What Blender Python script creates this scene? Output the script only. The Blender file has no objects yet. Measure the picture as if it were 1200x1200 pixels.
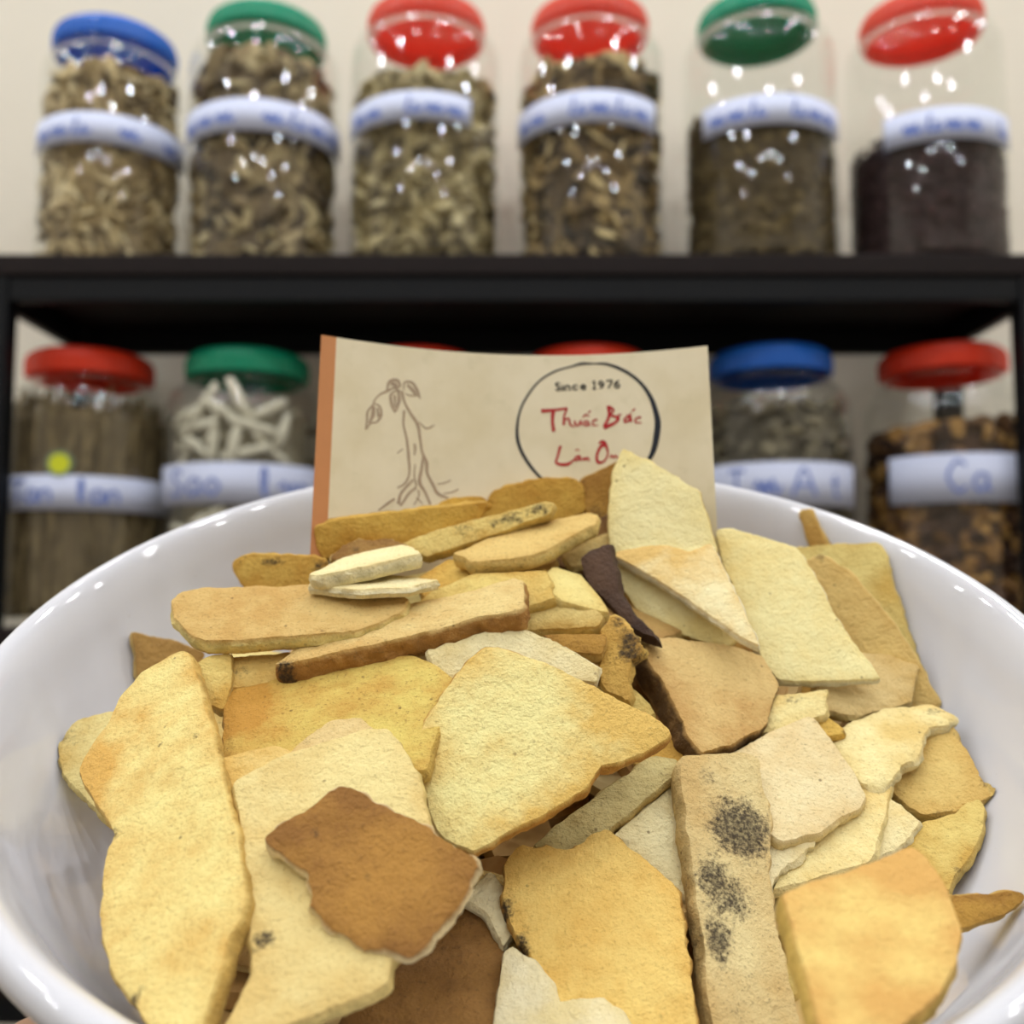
import bpy, bmesh, math, random
import numpy as np
from mathutils import Vector, Matrix, noise
from mathutils.geometry import delaunay_2d_cdt

# ------------------------------------------------------------------ camera, world, exposure
S = bpy.context.scene
COL = S.collection
FPX = 1150.0                      # focal length in pixels of the 1200 frame
PITCH = math.atan(100 / FPX)      # phone tipped slightly up
ZC = 1.2                          # lens height above the floor
CAM = Vector((0, 0, ZC))
cam_d = bpy.data.cameras.new('camera')
cam = bpy.data.objects.new('camera', cam_d); COL.objects.link(cam)
cam.location = CAM; cam.rotation_euler = (math.pi / 2 + PITCH, 0, 0)
cam_d.sensor_width = 36; cam_d.lens = 36 * FPX / 1200
cam_d.clip_start = 0.005; cam_d.clip_end = 50
cam_d.dof.use_dof = True; cam_d.dof.focus_distance = 0.163; cam_d.dof.aperture_fstop = 16.5
S.camera = cam
W = bpy.data.worlds.new('world'); S.world = W; W.use_nodes = True
W.node_tree.nodes['Background'].inputs[0].default_value = (0.9, 0.92, 1.0, 1)
W.node_tree.nodes['Background'].inputs[1].default_value = 0.3
S.view_settings.view_transform = 'Standard'; S.view_settings.look = 'None'
S.view_settings.gamma = 1; S.view_settings.use_curve_mapping = False
S.view_settings.exposure = 0.33
S.cycles.use_denoising = True
S.cycles.transparent_max_bounces = 24
S.cycles.sample_clamp_indirect = 6
LAMP_POWER = 150.0
CEIL = 2.85

random.seed(7); np.random.seed(7)

# ------------------------------------------------------------------ helpers
def lin(c):
    r = []
    for v in c:
        v = v / 255.0
        r.append(v / 12.92 if v <= 0.04045 else ((v + 0.055) / 1.055) ** 2.4)
    return (r[0], r[1], r[2], 1)

CP, SP = math.cos(PITCH), math.sin(PITCH)
def ray(px, py):                  # world direction with unit camera depth
    x = (px - 600) / FPX; y = -(py - 600) / FPX
    return np.array([x, CP - y * SP, SP + y * CP])
def at(px, py, Y):                # the point of that line of sight at distance Y
    d = ray(px, py); return Vector(d * (Y / d[1])) + CAM
def zat(py, Y): return at(600, py, Y).z
def xat(px, py, Y): return at(px, py, Y).x

def link(o, parent=None):
    COL.objects.link(o)
    if parent is not None: o.parent = parent
    return o
def tag(o, label, cat=None, group=None, kind=None):
    o['label'] = label
    if cat: o['category'] = cat
    if group: o['group'] = group
    if kind: o['kind'] = kind
    return o
def empty(name, loc):
    e = bpy.data.objects.new(name, None); e.location = loc; e.empty_display_size = 0.02
    return link(e)
def mesh_obj(name, verts, faces, mat, parent=None, smooth=True, loc=None):
    me = bpy.data.meshes.new(name); me.from_pydata([tuple(v) for v in verts], [], faces)
    me.update(); me.materials.append(mat)
    if smooth: me.polygons.foreach_set('use_smooth', [True] * len(me.polygons))
    o = bpy.data.objects.new(name, me)
    if loc is not None: o.location = loc
    return link(o, parent)
def bm_obj(name, bm, mat, parent=None, smooth=False):
    me = bpy.data.meshes.new(name); bm.to_mesh(me); bm.free(); me.materials.append(mat)
    if smooth: me.polygons.foreach_set('use_smooth', [True] * len(me.polygons))
    return link(bpy.data.objects.new(name, me), parent)
def box(name, lo, hi, mat, parent=None, bevel=0.0):
    bm = bmesh.new()
    bmesh.ops.create_cube(bm, size=1)
    for v in bm.verts:
        for i in range(3): v.co[i] = lo[i] if v.co[i] < 0 else hi[i]
    if bevel:
        bmesh.ops.bevel(bm, geom=list(bm.edges), offset=bevel, segments=2, affect='EDGES', profile=0.5)
    return bm_obj(name, bm, mat, parent)
def catmull(pts, n):
    pts = [np.array(p, float) for p in pts]
    if len(pts) == 2: return [pts[0] + (pts[1] - pts[0]) * i / n for i in range(n + 1)]
    P = [2 * pts[0] - pts[1]] + pts + [2 * pts[-1] - pts[-2]]
    out = []
    for i in range(1, len(P) - 2):
        for k in range(n):
            t = k / n
            a, b, c, d = P[i - 1], P[i], P[i + 1], P[i + 2]
            out.append(0.5 * (2 * b + (c - a) * t + (2 * a - 5 * b + 4 * c - d) * t * t + (3 * b - a - 3 * c + d) * t ** 3))
    out.append(pts[-1]); return out
def lathe(prof, seg, close=False):
    V, F = [], []
    rings = []
    for r, z in prof:
        if r < 1e-6:
            rings.append([len(V)]); V.append((0, 0, z))
        else:
            rings.append(list(range(len(V), len(V) + seg)))
            V += [(r * math.cos(2 * math.pi * k / seg), r * math.sin(2 * math.pi * k / seg), z) for k in range(seg)]
    for a, b in zip(rings[:-1], rings[1:]):
        if len(a) == 1 and len(b) == 1: continue
        for k in range(seg):
            k2 = (k + 1) % seg
            if len(a) == 1: F.append((a[0], b[k2], b[k]))
            elif len(b) == 1: F.append((a[k], a[k2], b[0]))
            else: F.append((a[k], a[k2], b[k2], b[k]))
    return V, F

# ------------------------------------------------------------------ materials
def new_mat(name):
    m = bpy.data.materials.new(name); m.use_nodes = True
    nt = m.node_tree; nt.nodes.clear()
    out = nt.nodes.new('ShaderNodeOutputMaterial')
    return m, nt, out
class NT:
    def __init__(s, nt): s.nt = nt
    def n(s, typ, **kw):
        nd = s.nt.nodes.new(typ)
        for k, v in kw.items():
            if k.startswith('i_'):
                key = k[2:]; key = int(key) if key.isdigit() else key.replace('_', ' ')
                if hasattr(v, 'is_output'): s.nt.links.new(v, nd.inputs[key])
                else: nd.inputs[key].default_value = v
            else: setattr(nd, k, v)
        return nd
    def mixc(s, f, a, b, blend='MIX'):
        nd = s.nt.nodes.new('ShaderNodeMix'); nd.data_type = 'RGBA'; nd.blend_type = blend
        for sock, v in ((nd.inputs[0], f), (nd.inputs[6], a), (nd.inputs[7], b)):
            if hasattr(v, 'is_output'): s.nt.links.new(v, sock)
            else: sock.default_value = v
        return nd.outputs[2]
    def math(s, op, a, b=0.0, c=0.0, clamp=False):
        nd = s.nt.nodes.new('ShaderNodeMath'); nd.operation = op; nd.use_clamp = clamp
        for i, v in enumerate((a, b, c)):
            if hasattr(v, 'is_output'): s.nt.links.new(v, nd.inputs[i])
            else: nd.inputs[i].default_value = v
        return nd.outputs[0]
    def ramp(s, f, lo, hi, a=0.0, b=1.0):
        nd = s.nt.nodes.new('ShaderNodeMapRange'); nd.interpolation_type = 'SMOOTHSTEP'
        s.nt.links.new(f, nd.inputs[0])
        for i, v in zip((1, 2, 3, 4), (lo, hi, a, b)): nd.inputs[i].default_value = v
        return nd.outputs[0]
    def noise(s, vec, scale, detail=3, rough=0.55):
        nd = s.n('ShaderNodeTexNoise'); s.nt.links.new(vec, nd.inputs['Vector'])
        nd.inputs['Scale'].default_value = scale; nd.inputs['Detail'].default_value = detail
        nd.inputs['Roughness'].default_value = rough
        return nd.outputs[0]
def simple(name, col, rough=0.6, spec=0.5, metal=0.0, var=0.06, scale=8.0, bump=0.0, bscale=80.0):
    m, nt, out = new_mat(name); t = NT(nt)
    co = t.n('ShaderNodeTexCoord').outputs['Object']
    nz = t.noise(co, scale, 4)
    c = lin(col); d = tuple(v * (1 - var * 2) for v in c[:3]) + (1,)
    l = tuple(min(1, v * (1 + var)) for v in c[:3]) + (1,)
    base = t.mixc(nz, d, l)
    b = t.n('ShaderNodeBsdfPrincipled', i_Roughness=rough, i_Metallic=metal)
    b.inputs['Specular IOR Level'].default_value = spec
    nt.links.new(base, b.inputs['Base Color'])
    if bump:
        bp = t.n('ShaderNodeBump', i_Strength=0.5, i_Distance=bump)
        nt.links.new(t.noise(co, bscale, 4), bp.inputs['Height']); nt.links.new(bp.outputs[0], b.inputs['Normal'])
    nt.links.new(b.outputs[0], out.inputs[0])
    return m
def clear_plastic(name, tint):
    m, nt, out = new_mat(name); t = NT(nt)
    tr = t.n('ShaderNodeBsdfTransparent'); tr.inputs[0].default_value = tint
    gl = t.n('ShaderNodeBsdfGlossy', i_Roughness=0.03); gl.inputs[0].default_value = (1, 1, 1, 1)
    lw = t.n('ShaderNodeLayerWeight', i_Blend=0.5).outputs['Facing']
    fr = t.math('ADD', t.math('MULTIPLY', t.math('POWER', lw, 5.0), 0.55), 0.022)
    co = t.n('ShaderNodeTexCoord').outputs['Object']
    bp = t.n('ShaderNodeBump', i_Strength=0.05, i_Distance=0.0004)
    nt.links.new(t.noise(co, 26, 2), bp.inputs['Height'])
    nt.links.new(bp.outputs[0], gl.inputs['Normal'])
    mx = t.n('ShaderNodeMixShader'); nt.links.new(fr, mx.inputs[0])
    nt.links.new(tr.outputs[0], mx.inputs[1]); nt.links.new(gl.outputs[0], mx.inputs[2])
    nt.links.new(mx.outputs[0], out.inputs[0]); return m
def lid_plastic(name, col):
    m, nt, out = new_mat(name); t = NT(nt)
    c = lin(col)
    co = t.n('ShaderNodeTexCoord').outputs['Object']
    c2 = t.mixc(t.noise(co, 30, 2), tuple(v * 0.9 for v in c[:3]) + (1,), c)
    d = t.n('ShaderNodeBsdfPrincipled', i_Roughness=0.25); nt.links.new(c2, d.inputs['Base Color'])
    tl = t.n('ShaderNodeBsdfTranslucent'); nt.links.new(c2, tl.inputs[0])
    mx = t.n('ShaderNodeMixShader', i_0=0.5 if 'coral' in name else 0.32)
    nt.links.new(d.outputs[0], mx.inputs[1]); nt.links.new(tl.outputs[0], mx.inputs[2])
    nt.links.new(mx.outputs[0], out.inputs[0]); return m
def tone_mat(name, cols, rough=0.8, scale=60):
    """herb pieces: the 'tone' attribute of each piece picks its colour"""
    m, nt, out = new_mat(name); t = NT(nt)
    at_ = t.n('ShaderNodeAttribute', attribute_name='tone')
    co = t.n('ShaderNodeTexCoord').outputs['Object']
    f = t.math('ADD', at_.outputs['Fac'], t.math('MULTIPLY', t.math('SUBTRACT', t.noise(co, scale, 3), 0.5), 0.5))
    rp = t.n('ShaderNodeValToRGB'); nt.links.new(f, rp.inputs[0])
    el = rp.color_ramp.elements
    while len(el) < len(cols): el.new(0.5)
    for i, c in enumerate(cols):
        el[i].position = i / (len(cols) - 1); el[i].color = lin(c)
    b = t.n('ShaderNodeBsdfPrincipled', i_Roughness=rough); nt.links.new(rp.outputs[0], b.inputs['Base Color'])
    nt.links.new(b.outputs[0], out.inputs[0]); return m

M_wall = simple('cream_wall_paint', (232, 224, 208), 0.9, 0.2, var=0.02, scale=3, bump=0.0006, bscale=300)
M_ceil = simple('white_ceiling_paint', (240, 238, 232), 0.9, 0.2, var=0.02)
M_floor = simple('dark_floor_tile', (96, 84, 74), 0.5, 0.4, var=0.1, scale=5)
M_board = simple('dark_brown_shelf_board', (30, 22, 21), 0.6, 0.15, var=0.15, scale=14)
M_metal = simple('black_steel', (9, 11, 15), 0.55, 0.2, var=0.1, scale=20)
M_white = simple('lamp_housing_white', (235, 235, 235), 0.5)
M_jar = clear_plastic('clear_jar_plastic', (0.975, 0.98, 0.975, 1))
M_labelp = simple('label_paper', (206, 212, 236), 0.6, 0.3, var=0.02, scale=40)
M_pen = simple('blue_pen_ink', (104, 126, 200), 0.6, 0.3, var=0.1, scale=200)
M_lid = {k: lid_plastic('lid_' + k, c) for k, c in dict(red=(255, 72, 40), coral=(255, 112, 88), green=(24, 178, 136), blue=(40, 122, 232)).items()}

def ceramic():
    m, nt, out = new_mat('glazed_white_ceramic'); t = NT(nt)
    co = t.n('ShaderNodeTexCoord').outputs['Object']
    base = t.mixc(t.noise(co, 14, 3), lin((207, 207, 213)), lin((216, 216, 222)))
    dust = t.ramp(t.noise(co, 900, 2, 0.7), 0.74, 0.80)
    base = t.mixc(t.math('MULTIPLY', dust, 0.5), base, lin((150, 128, 90)))
    b = t.n('ShaderNodeBsdfPrincipled', i_Roughness=0.045); nt.links.new(base, b.inputs['Base Color'])
    b.inputs['Specular IOR Level'].default_value = 0.5
    nt.links.new(b.outputs[0], out.inputs[0]); return m
M_bowl = ceramic()

def emission(name, col, k):
    m, nt, out = new_mat(name); t = NT(nt)
    e = t.n('ShaderNodeEmission', i_Strength=k); e.inputs[0].default_value = col
    nt.links.new(e.outputs[0], out.inputs[0]); return m
M_lens = emission('lamp_lens_light', (0.93, 0.96, 1.0, 1), LAMP_POWER)

# ------------------------------------------------------------------ room
def struct(o, label): o['kind'] = 'structure'; o['label'] = label; return o
RX, RY0, RY1 = 2.3, -2.8, 1.235
struct(box('floor', (-RX, RY0, -0.05), (RX, RY1, 0), M_floor), 'dark tiled shop floor')
struct(box('ceiling', (-RX, RY0, CEIL), (RX, RY1, CEIL + 0.05), M_ceil), 'plain white ceiling with small downlights')
struct(box('wall_back', (-RX, RY1, 0), (RX, RY1 + 0.06, CEIL), M_wall), 'plain cream painted wall behind the jar shelves')
struct(box('wall_left', (-RX - 0.06, RY0, 0), (-RX, RY1, CEIL), M_wall), 'plain cream painted side wall')
struct(box('wall_right', (RX, RY0, 0), (RX + 0.06, RY1, CEIL), M_wall), 'plain cream painted side wall')
struct(box('wall_front', (-RX, RY0 - 0.06, 0), (RX, RY0, CEIL), M_wall), 'plain cream painted wall facing the shelves')

def ceiling_light(x, y):
    t = empty('ceiling_light', (x, y, CEIL))
    tag(t, 'small round white downlight set in the ceiling', 'ceiling light', 'downlights in the ceiling')
    V, F = lathe([(0.040, 0.0), (0.040, -0.012), (0.044, -0.016), (0.058, -0.012), (0.062, 0.0)], 28)
    mesh_obj('housing', V, F, M_white, t)
    V, F = lathe([(0.0, -0.010), (0.040, -0.010)], 20)
    mesh_obj('lens', V, F, M_lens, t, smooth=False)
for y in (-1.75, -1.05, -0.35, 0.3, 0.85):
    for x in (-1.75, -1.05, -0.35, 0.35, 1.05, 1.75): ceiling_light(x, y)

# ------------------------------------------------------------------ shelf rack
YF, YB = 0.965, 1.185            # front and back of the boards
Z1 = zat(297, YF)                # top of the upper board
Z2 = zat(737, YF)                # board under the lower jars
Z3 = zat(1142, YF)               # board below that
rack = empty('shelf_rack', (0, (YF + YB) / 2, 0))
tag(rack, 'black steel shelf rack with dark brown boards against the cream wall', 'shelf')
def rbox(name, lo, hi, mat, bevel=0.002):
    off = Vector((0, (YF + YB) / 2, 0))
    return box(name, Vector(lo) - off, Vector(hi) - off, mat, rack, bevel)
PXL, PXR = -0.523, 0.527
for z in (Z1, Z2, Z3):
    rbox('shelf_board', (PXL - 0.013, YF, z - 0.022), (PXR + 0.013, YB, z), M_board)
    zb = z - 0.022
    rbox('front_beam', (PXL + 0.014, YF + 0.004, zb - 0.026), (PXR - 0.014, YF + 0.016, zb), M_metal)
    rbox('back_beam', (PXL + 0.014, YB - 0.022, zb - 0.030), (PXR - 0.014, YB - 0.008, zb), M_metal)
    for x in (PXL, PXR):
        rbox('side_beam', (x - 0.006, YF + 0.028, zb - 0.028), (x + 0.006, YB - 0.03, zb), M_metal)
for x in (PXL, PXR):
    for y in (YF + 0.014, YB - 0.014):
        rbox('post', (x - 0.014, y - 0.012, 0), (x + 0.014, y + 0.012, Z1 - 0.022), M_metal)

# ------------------------------------------------------------------ jars
LET = {  # pen strokes of single letters in a unit box
 'S': [[(.85, .85), (.5, 1), (.15, .8), (.5, .52), (.85, .25), (.5, 0), (.1, .15)]],
 'T': [[(0, .95), (.5, 1), (1, .95)], [(.5, 1), (.48, .5), (.5, 0)]],
 'a': [[(.8, .5), (.4, .58), (.1, .3), (.35, 0), (.75, .2), (.82, .55), (.8, .15), (1, 0)]],
 'o': [[(.5, .58), (.12, .3), (.5, 0), (.88, .3), (.5, .58)]],
 'n': [[(.1, .55), (.14, 0)], [(.12, .4), (.5, .58), (.75, .4), (.78, 0)]],
 'l': [[(.3, 0), (.45, .6), (.35, 1), (.2, .7), (.3, .1), (.6, .05)]],
 'h': [[(.15, 1), (.15, 0)], [(.15, .4), (.5, .58), (.75, .4), (.78, 0)]],
 'i': [[(.5, .55), (.5, 0)], [(.48, .8), (.52, .86)]],
 'c': [[(.85, .48), (.5, .58), (.15, .3), (.5, 0), (.88, .1)]],
 'e': [[(.15, .3), (.85, .34), (.5, .58), (.13, .3), (.5, 0), (.88, .1)]],
 'C': [[(.9, .85), (.5, 1), (.1, .5), (.5, 0), (.9, .15)]],
 'A': [[(.05, 0), (.5, 1), (.95, 0)], [(.25, .38), (.75, .38)]],
 't': [[(.45, .9), (.45, .1), (.75, .02)], [(.15, .6), (.8, .6)]],
 '1': [[(.25, .8), (.5, 1), (.5, 0)], [(.2, 0), (.8, 0)]],
 '9': [[(.8, .7), (.5, 1), (.18, .72), (.5, .45), (.8, .7), (.75, .3), (.3, 0)]],
 '7': [[(.1, .98), (.9, .98), (.4, 0)]],
 '6': [[(.75, 1), (.3, .7), (.18, .28), (.5, 0), (.82, .28), (.5, .55), (.2, .3)]],
 '~': [[(0, .3), (.15, .55), (.25, .1), (.4, .55), (.5, .1), (.68, .6), (.78, .1), (1, .35)]],
 '/': [[(.1, .1), (.35, 1), (.2, .3), (.5, .1), (.65, .55), (.75, .1), (1, .3)]],
}
def ribbon(strokes, mapf, name, mat, parent):
    """strokes: list of (points, width or widths); mapf maps a flat point to 3D"""
    V, F = [], []
    for pts, w in strokes:
        c = catmull(pts, 6); n = len(c)
        for i, p in enumerate(c):
            d = c[min(i + 1, n - 1)] - c[max(i - 1, 0)]
            L = np.hypot(*d) or 1; nr = np.array([-d[1], d[0]]) / L
            if isinstance(w, (int, float)): ww = w
            else:
                f = i / (n - 1) * (len(w) - 1); k = min(int(f), len(w) - 2); ww = w[k] + (w[k + 1] - w[k]) * (f - k)
            V += [mapf(p + nr * ww / 2), mapf(p - nr * ww / 2)]
            if i: k = len(V); F.append((k - 4, k - 3, k - 1, k - 2))
    return mesh_obj(name, V, F, mat, parent, smooth=False)

def pieces_mesh(name, core, items, mat, loc):
    """core: (V, F, tone); items: list of (verts, faces, tone) joined to one mass"""
    V, F, T = [], [], []
    for v, f, tn in [core] + items:
        o = len(V); V += [tuple(x) for x in v]; F += [tuple(i + o for i in q) for q in f]; T += [tn] * len(v)
    o = mesh_obj(name, V, F, mat, loc=loc, smooth=False)
    a = o.data.attributes.new('tone', 'FLOAT', 'POINT'); a.data.foreach_set('value', T)
    return o
def slice_geo(r, th, rnd, k=9, ring=False):
    V, F = [], []
    rr = [r * rnd.uniform(0.75, 1.1) for _ in range(k)]
    el = rnd.uniform(0.55, 1.0)
    for z in (th / 2, -th / 2):
        V += [(rr[i] * math.cos(2 * math.pi * i / k), el * rr[i] * math.sin(2 * math.pi * i / k), z + 0.25 * th * math.sin(i * 1.7)) for i in range(k)]
    F = [tuple(range(k)), tuple(range(2 * k - 1, k - 1, -1))] + [(i, k + i, k + (i + 1) % k, (i + 1) % k) for i in range(k)]
    return V, F
def stick_geo(L, r, rnd, k=6):
    V, F = [], []
    n = 5; bend = rnd.uniform(-0.12, 0.12) * L
    for j in range(n):
        t = j / (n - 1); q = r * (0.75 + 0.35 * math.sin(math.pi * t)) * rnd.uniform(0.9, 1.1)
        V += [(q * math.cos(2 * math.pi * i / k), q * math.sin(2 * math.pi * i / k) + bend * math.sin(math.pi * t), (t - .5) * L) for i in range(k)]
    for j in range(n - 1):
        F += [(j * k + i, j * k + (i + 1) % k, (j + 1) * k + (i + 1) % k, (j + 1) * k + i) for i in range(k)]
    F += [tuple(range(k - 1, -1, -1)), tuple(range((n - 1) * k, n * k))]
    return V, F
def xform(V, M): return [M @ Vector(v) for v in V]

def jar(label, px, r, zbase, zsh, ztop, lidcol, lab, text, fill, pyref, group, sticker=None):
    """zsh: height where the shoulder starts; lab: (angle0, angle1, z0, z1)"""
    Yc = 1.074
    x = xat(px, pyref, Yc)
    root = empty('storage_jar', (x, Yc, zbase))
    tag(root, label, 'jar', group)
    H = ztop - zbase; rn = 0.060; hl = 0.030 if zsh else 0.027
    h = zsh - zbase if zsh else H - hl - .013
    s_c = math.degrees(math.atan2(-x, Yc))     # bearing of the side that is turned to the room's middle
    outer = [(0.0, 0.004), (r * .80, 0.001), (r * .93, 0.004), (r * .985, 0.014), (r, 0.03), (r, h * .5), (r, h * .9)] + ([(r * .985, h), (r * .93, h + .012), (r * .82, h + .023)] if zsh else [(r * .99, h - .010), (r * .955, h - .002), (r * .88, h + .005)]) + [(rn + .003, H - hl - 0.008), (rn + .002, H - hl - .003), (rn + .004, H - hl), (rn, H - hl + .002), (rn, H - 0.008)]
    inner = [(max(q - 0.0016, 0), max(z, 0.004) + (0.002 if z < 0.02 else 0)) for q, z in outer[::-1]]
    V, F = lathe(outer + inner, 72)
    mesh_obj('body', V, F, M_jar, root)
    # lid: ribbed skirt and shallow recessed top
    rl = rn + 0.0062; V, F = [], []
    seg = 96
    prof = [(rl - .003, H - hl + .003, 0), (rl, H - hl + .004, 1), (rl + .0005, H - .010, 1), (rl - .001, H - .004, 0), (rl - .006, H, 0), (rl - .012, H - .001, 0), (rl - .016, H - .004, 0), (0, H - .003, 0), (0, H - .0055, 0), (rl - .0175, H - .0065, 0), (rl - .006, H - .0045, 0), (rl - .0035, H - .008, 0), (rl - .0042, H - hl + .003, 0)]
    V, F = lathe([(a, b) for a, b, _ in prof], seg)
    o = 0
    V = [list(v) for v in V]
    for a, b, rib in prof:
        if a == 0: o += 1; continue
        if rib:
            for k in range(seg):
                s = 1 + (0.010 if k % 2 else -0.004); V[o + k][0] *= s; V[o + k][1] *= s
        o += seg
    lid = mesh_obj('lid', V, F, M_lid[lidcol], root, smooth=False)
    # paper label wrapped round the body, with handwriting
    if lab:
        a0, a1, z0, z1 = lab
        a0 += s_c; a1 += s_c
        def cyl(s, z, rr): a = math.radians(s); return (rr * math.sin(a), -rr * math.cos(a), z - zbase)
        n = 40; V, F = [], []
        for rr in (r + .0008, r + .0003):
            for i in range(n + 1):
                s = a0 + (a1 - a0) * i / n
                V += [cyl(s, z0, rr), cyl(s, z1, rr)]
        b = 2 * (n + 1)
        for i in range(n):
            F += [(2 * i, 2 * i + 2, 2 * i + 3, 2 * i + 1), (b + 2 * i + 1, b + 2 * i + 3, b + 2 * i + 2, b + 2 * i),
                  (2 * i + 1, 2 * i + 3, b + 2 * i + 3, b + 2 * i + 1), (2 * i, b + 2 * i, b + 2 * i + 2, 2 * i + 2)]
        F += [(0, 1, b + 1, b), (2 * n + 1, 2 * n, b + 2 * n, b + 2 * n + 1)]
        lb = mesh_obj('label_strip', V, F, M_labelp, root); lb['label'] = 'pale paper strip with blue handwriting'
        words, last = [], None
        for ch, s0, s1, hz in text:
            s0 += s_c; s1 += s_c
            if last is None or s0 - last > 3.5: words.append([])
            last = s1
            zz0 = z0 + 0.22 * (z1 - z0); zz1 = z0 + (0.22 + 0.62 * hz) * (z1 - z0)
            for pts in LET[ch]:
                k = math.radians(1) * r    # metres per degree
                words[-1].append(([((s0 + (s1 - s0) * p[0]) * k, zz0 + (zz1 - zz0) * p[1]) for p in pts], 0.0032))
        for st in words:
            ribbon(st, lambda p: cyl(p[0] / (math.radians(1) * r), p[1], r + .0011), 'handwritten_word', M_pen, lb)
    if sticker:
        s, z, rad = sticker
        a0 = math.radians(s + s_c)
        def disc(rd, off):
            V, F = [], []
            for i in range(24):
                a = 2 * math.pi * i / 24; th = a0 + rd * math.cos(a) / r
                V.append(((r + off) * math.sin(th), -(r + off) * math.cos(th), z - zbase + rd * math.sin(a)))
            return V, [tuple(range(24))]
        V, F = disc(rad, .0014); sk = mesh_obj('sticker', V, F, simple('sticker_rim', (120, 140, 110), .5), root, smooth=False)
        sk['label'] = 'small round yellow green sticker'
        V, F = disc(rad * .75, .0018); mesh_obj('sticker_center', V, F, simple('sticker_yellow', (214, 220, 30), .5), sk, smooth=False)
    # contents
    if fill:
        kind, top, tilt, flabel, mat = fill
        rnd = random.Random(px)
        ri = r * 0.955; ht = top - zbase
        pz = [p[1] for p in outer[1:]]; prr = [p[0] for p in outer[1:]]
        rmax = lambda z: float(np.interp(z, pz, prr)) - .0031
        cr = {'slices': .88, 'rings': .88, 'chunks': .86, 'sticks': .8}.get(kind, .95)
        prof = [(0, .009), (ri * .90 * cr, .010), (ri * .99 * cr, .02)] + [(ri * cr, .02 + (ht - .03) * i / 8) for i in range(9)] + [(ri * .8, ht), (ri * .4, ht + .004), (0, ht + .005)]
        V, F = lathe(prof, 40)
        V = [Vector(v) for v in V]
        for v in V:
            if v.z > ht * .5: v.z += tilt * v.x * (v.z / ht)
            rad = math.hypot(v.x, v.y)
            v.z = min(v.z, H - .012)
            lim = min(ri, rmax(v.z))
            q = min(1, lim / max(rad, 1e-6)) * (1 - 0.03 * abs(noise.noise(v * 60)))
            v.x *= q; v.y *= q
        items = []
        N, geo = dict(slices=(620, 's'), rings=(560, 's'), fine=(1100, 'f'), seeds=(1300, 'e'), bundle=(420, 'b'), sticks=(60, 'k'), chunks=(620, 'c'))[kind]
        for i in range(N):
            a = rnd.uniform(-2.3, 2.3) - math.pi / 2
            topside = rnd.random() < 0.25
            z = rnd.uniform(.012, ht)
            if geo == 's': v, f = slice_geo(rnd.uniform(.009, .021), rnd.uniform(.002, .004), rnd); dep = .012; tilt_j = 1.6
            elif geo == 'f': v, f = slice_geo(rnd.uniform(.003, .006), .0015, rnd, 6); dep = .002; tilt_j = .8
            elif geo == 'e': v, f = slice_geo(rnd.uniform(.002, .0035), .003, rnd, 6); dep = .0015; tilt_j = .8
            elif geo == 'b': v, f = stick_geo(rnd.uniform(.03, .06), .0018, rnd, 5); dep = .001; tilt_j = .2
            elif geo == 'k': v, f = stick_geo(rnd.uniform(.03, .06), .004, rnd, 5); dep = .012; tilt_j = .9
            else: v, f = slice_geo(rnd.uniform(.007, .014), rnd.uniform(.004, .008), rnd, 7); dep = .008; tilt_j = 1.2
            rr = ri - dep - .001
            if topside: z = ht - .002; rr *= math.sqrt(rnd.random())
            z0_ = z + tilt * rr * math.cos(a) * (z / ht if z > ht * .5 else 0)
            lim = ri if z0_ < h else max(rn - .006, ri - (z0_ - h) * 1.2)
            rr = min(rr, lim - dep)
            if geo == 'b': R = Matrix.Rotation(rnd.uniform(-.25, .25), 4, 'X') @ Matrix.Rotation(rnd.uniform(-.25, .25), 4, 'Y')
            else:
                nrm = Vector((math.cos(a), math.sin(a), 0)) + Vector((rnd.gauss(0, 1), rnd.gauss(0, 1), rnd.gauss(0, 1))) * .45 * tilt_j
                R = nrm.to_track_quat('Z', 'Y').to_matrix().to_4x4() @ Matrix.Rotation(rnd.uniform(0, 6.3), 4, 'Z')
            M = Matrix.Translation((rr * math.cos(a), rr * math.sin(a), z0_)) @ R
            vv = xform(v, M)
            for q in vv:
                rad = math.hypot(q.x, q.y)
                q.z = min(max(q.z, .0085), H - .012)
                lim2 = rmax(q.z)
                if rad > lim2: q.x *= lim2 / rad; q.y *= lim2 / rad
            items.append((vv, f, rnd.random()))
        c = pieces_mesh('herb_filling', (V, F, 0.25), items, mat, (x, Yc, zbase))
        tag(c, flabel, 'dried herbs', kind='stuff')
    return root, x, Yc

MT_s1 = tone_mat('herb_slices_beige', [(74, 58, 38), (156, 134, 94), (206, 184, 138), (226, 210, 170)])
MT_s2 = tone_mat('herb_slices_grey', [(46, 38, 30), (116, 98, 72), (176, 156, 116), (202, 186, 144)])
MT_s3 = tone_mat('herb_slices_olive', [(84, 72, 48), (152, 136, 96), (192, 176, 130), (214, 200, 158)])
MT_s4 = tone_mat('herb_rings_tan', [(44, 36, 28), (98, 80, 56), (168, 142, 96), (220, 198, 146)])
MT_f5 = tone_mat('herb_fine_olive', [(58, 46, 26), (98, 80, 44), (122, 104, 62)])
MT_f6 = tone_mat('seeds_dark', [(36, 20, 22), (62, 38, 40), (84, 54, 54)])
MT_b1 = tone_mat('stem_bundle_brown', [(84, 70, 46), (122, 104, 70), (144, 126, 88)])
MT_k2 = tone_mat('pale_root_fill', [(110, 100, 80), (190, 182, 158), (218, 212, 192)])
MT_c5 = tone_mat('herb_chunks_grey', [(56, 50, 42), (100, 92, 74), (136, 126, 100)])
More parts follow.
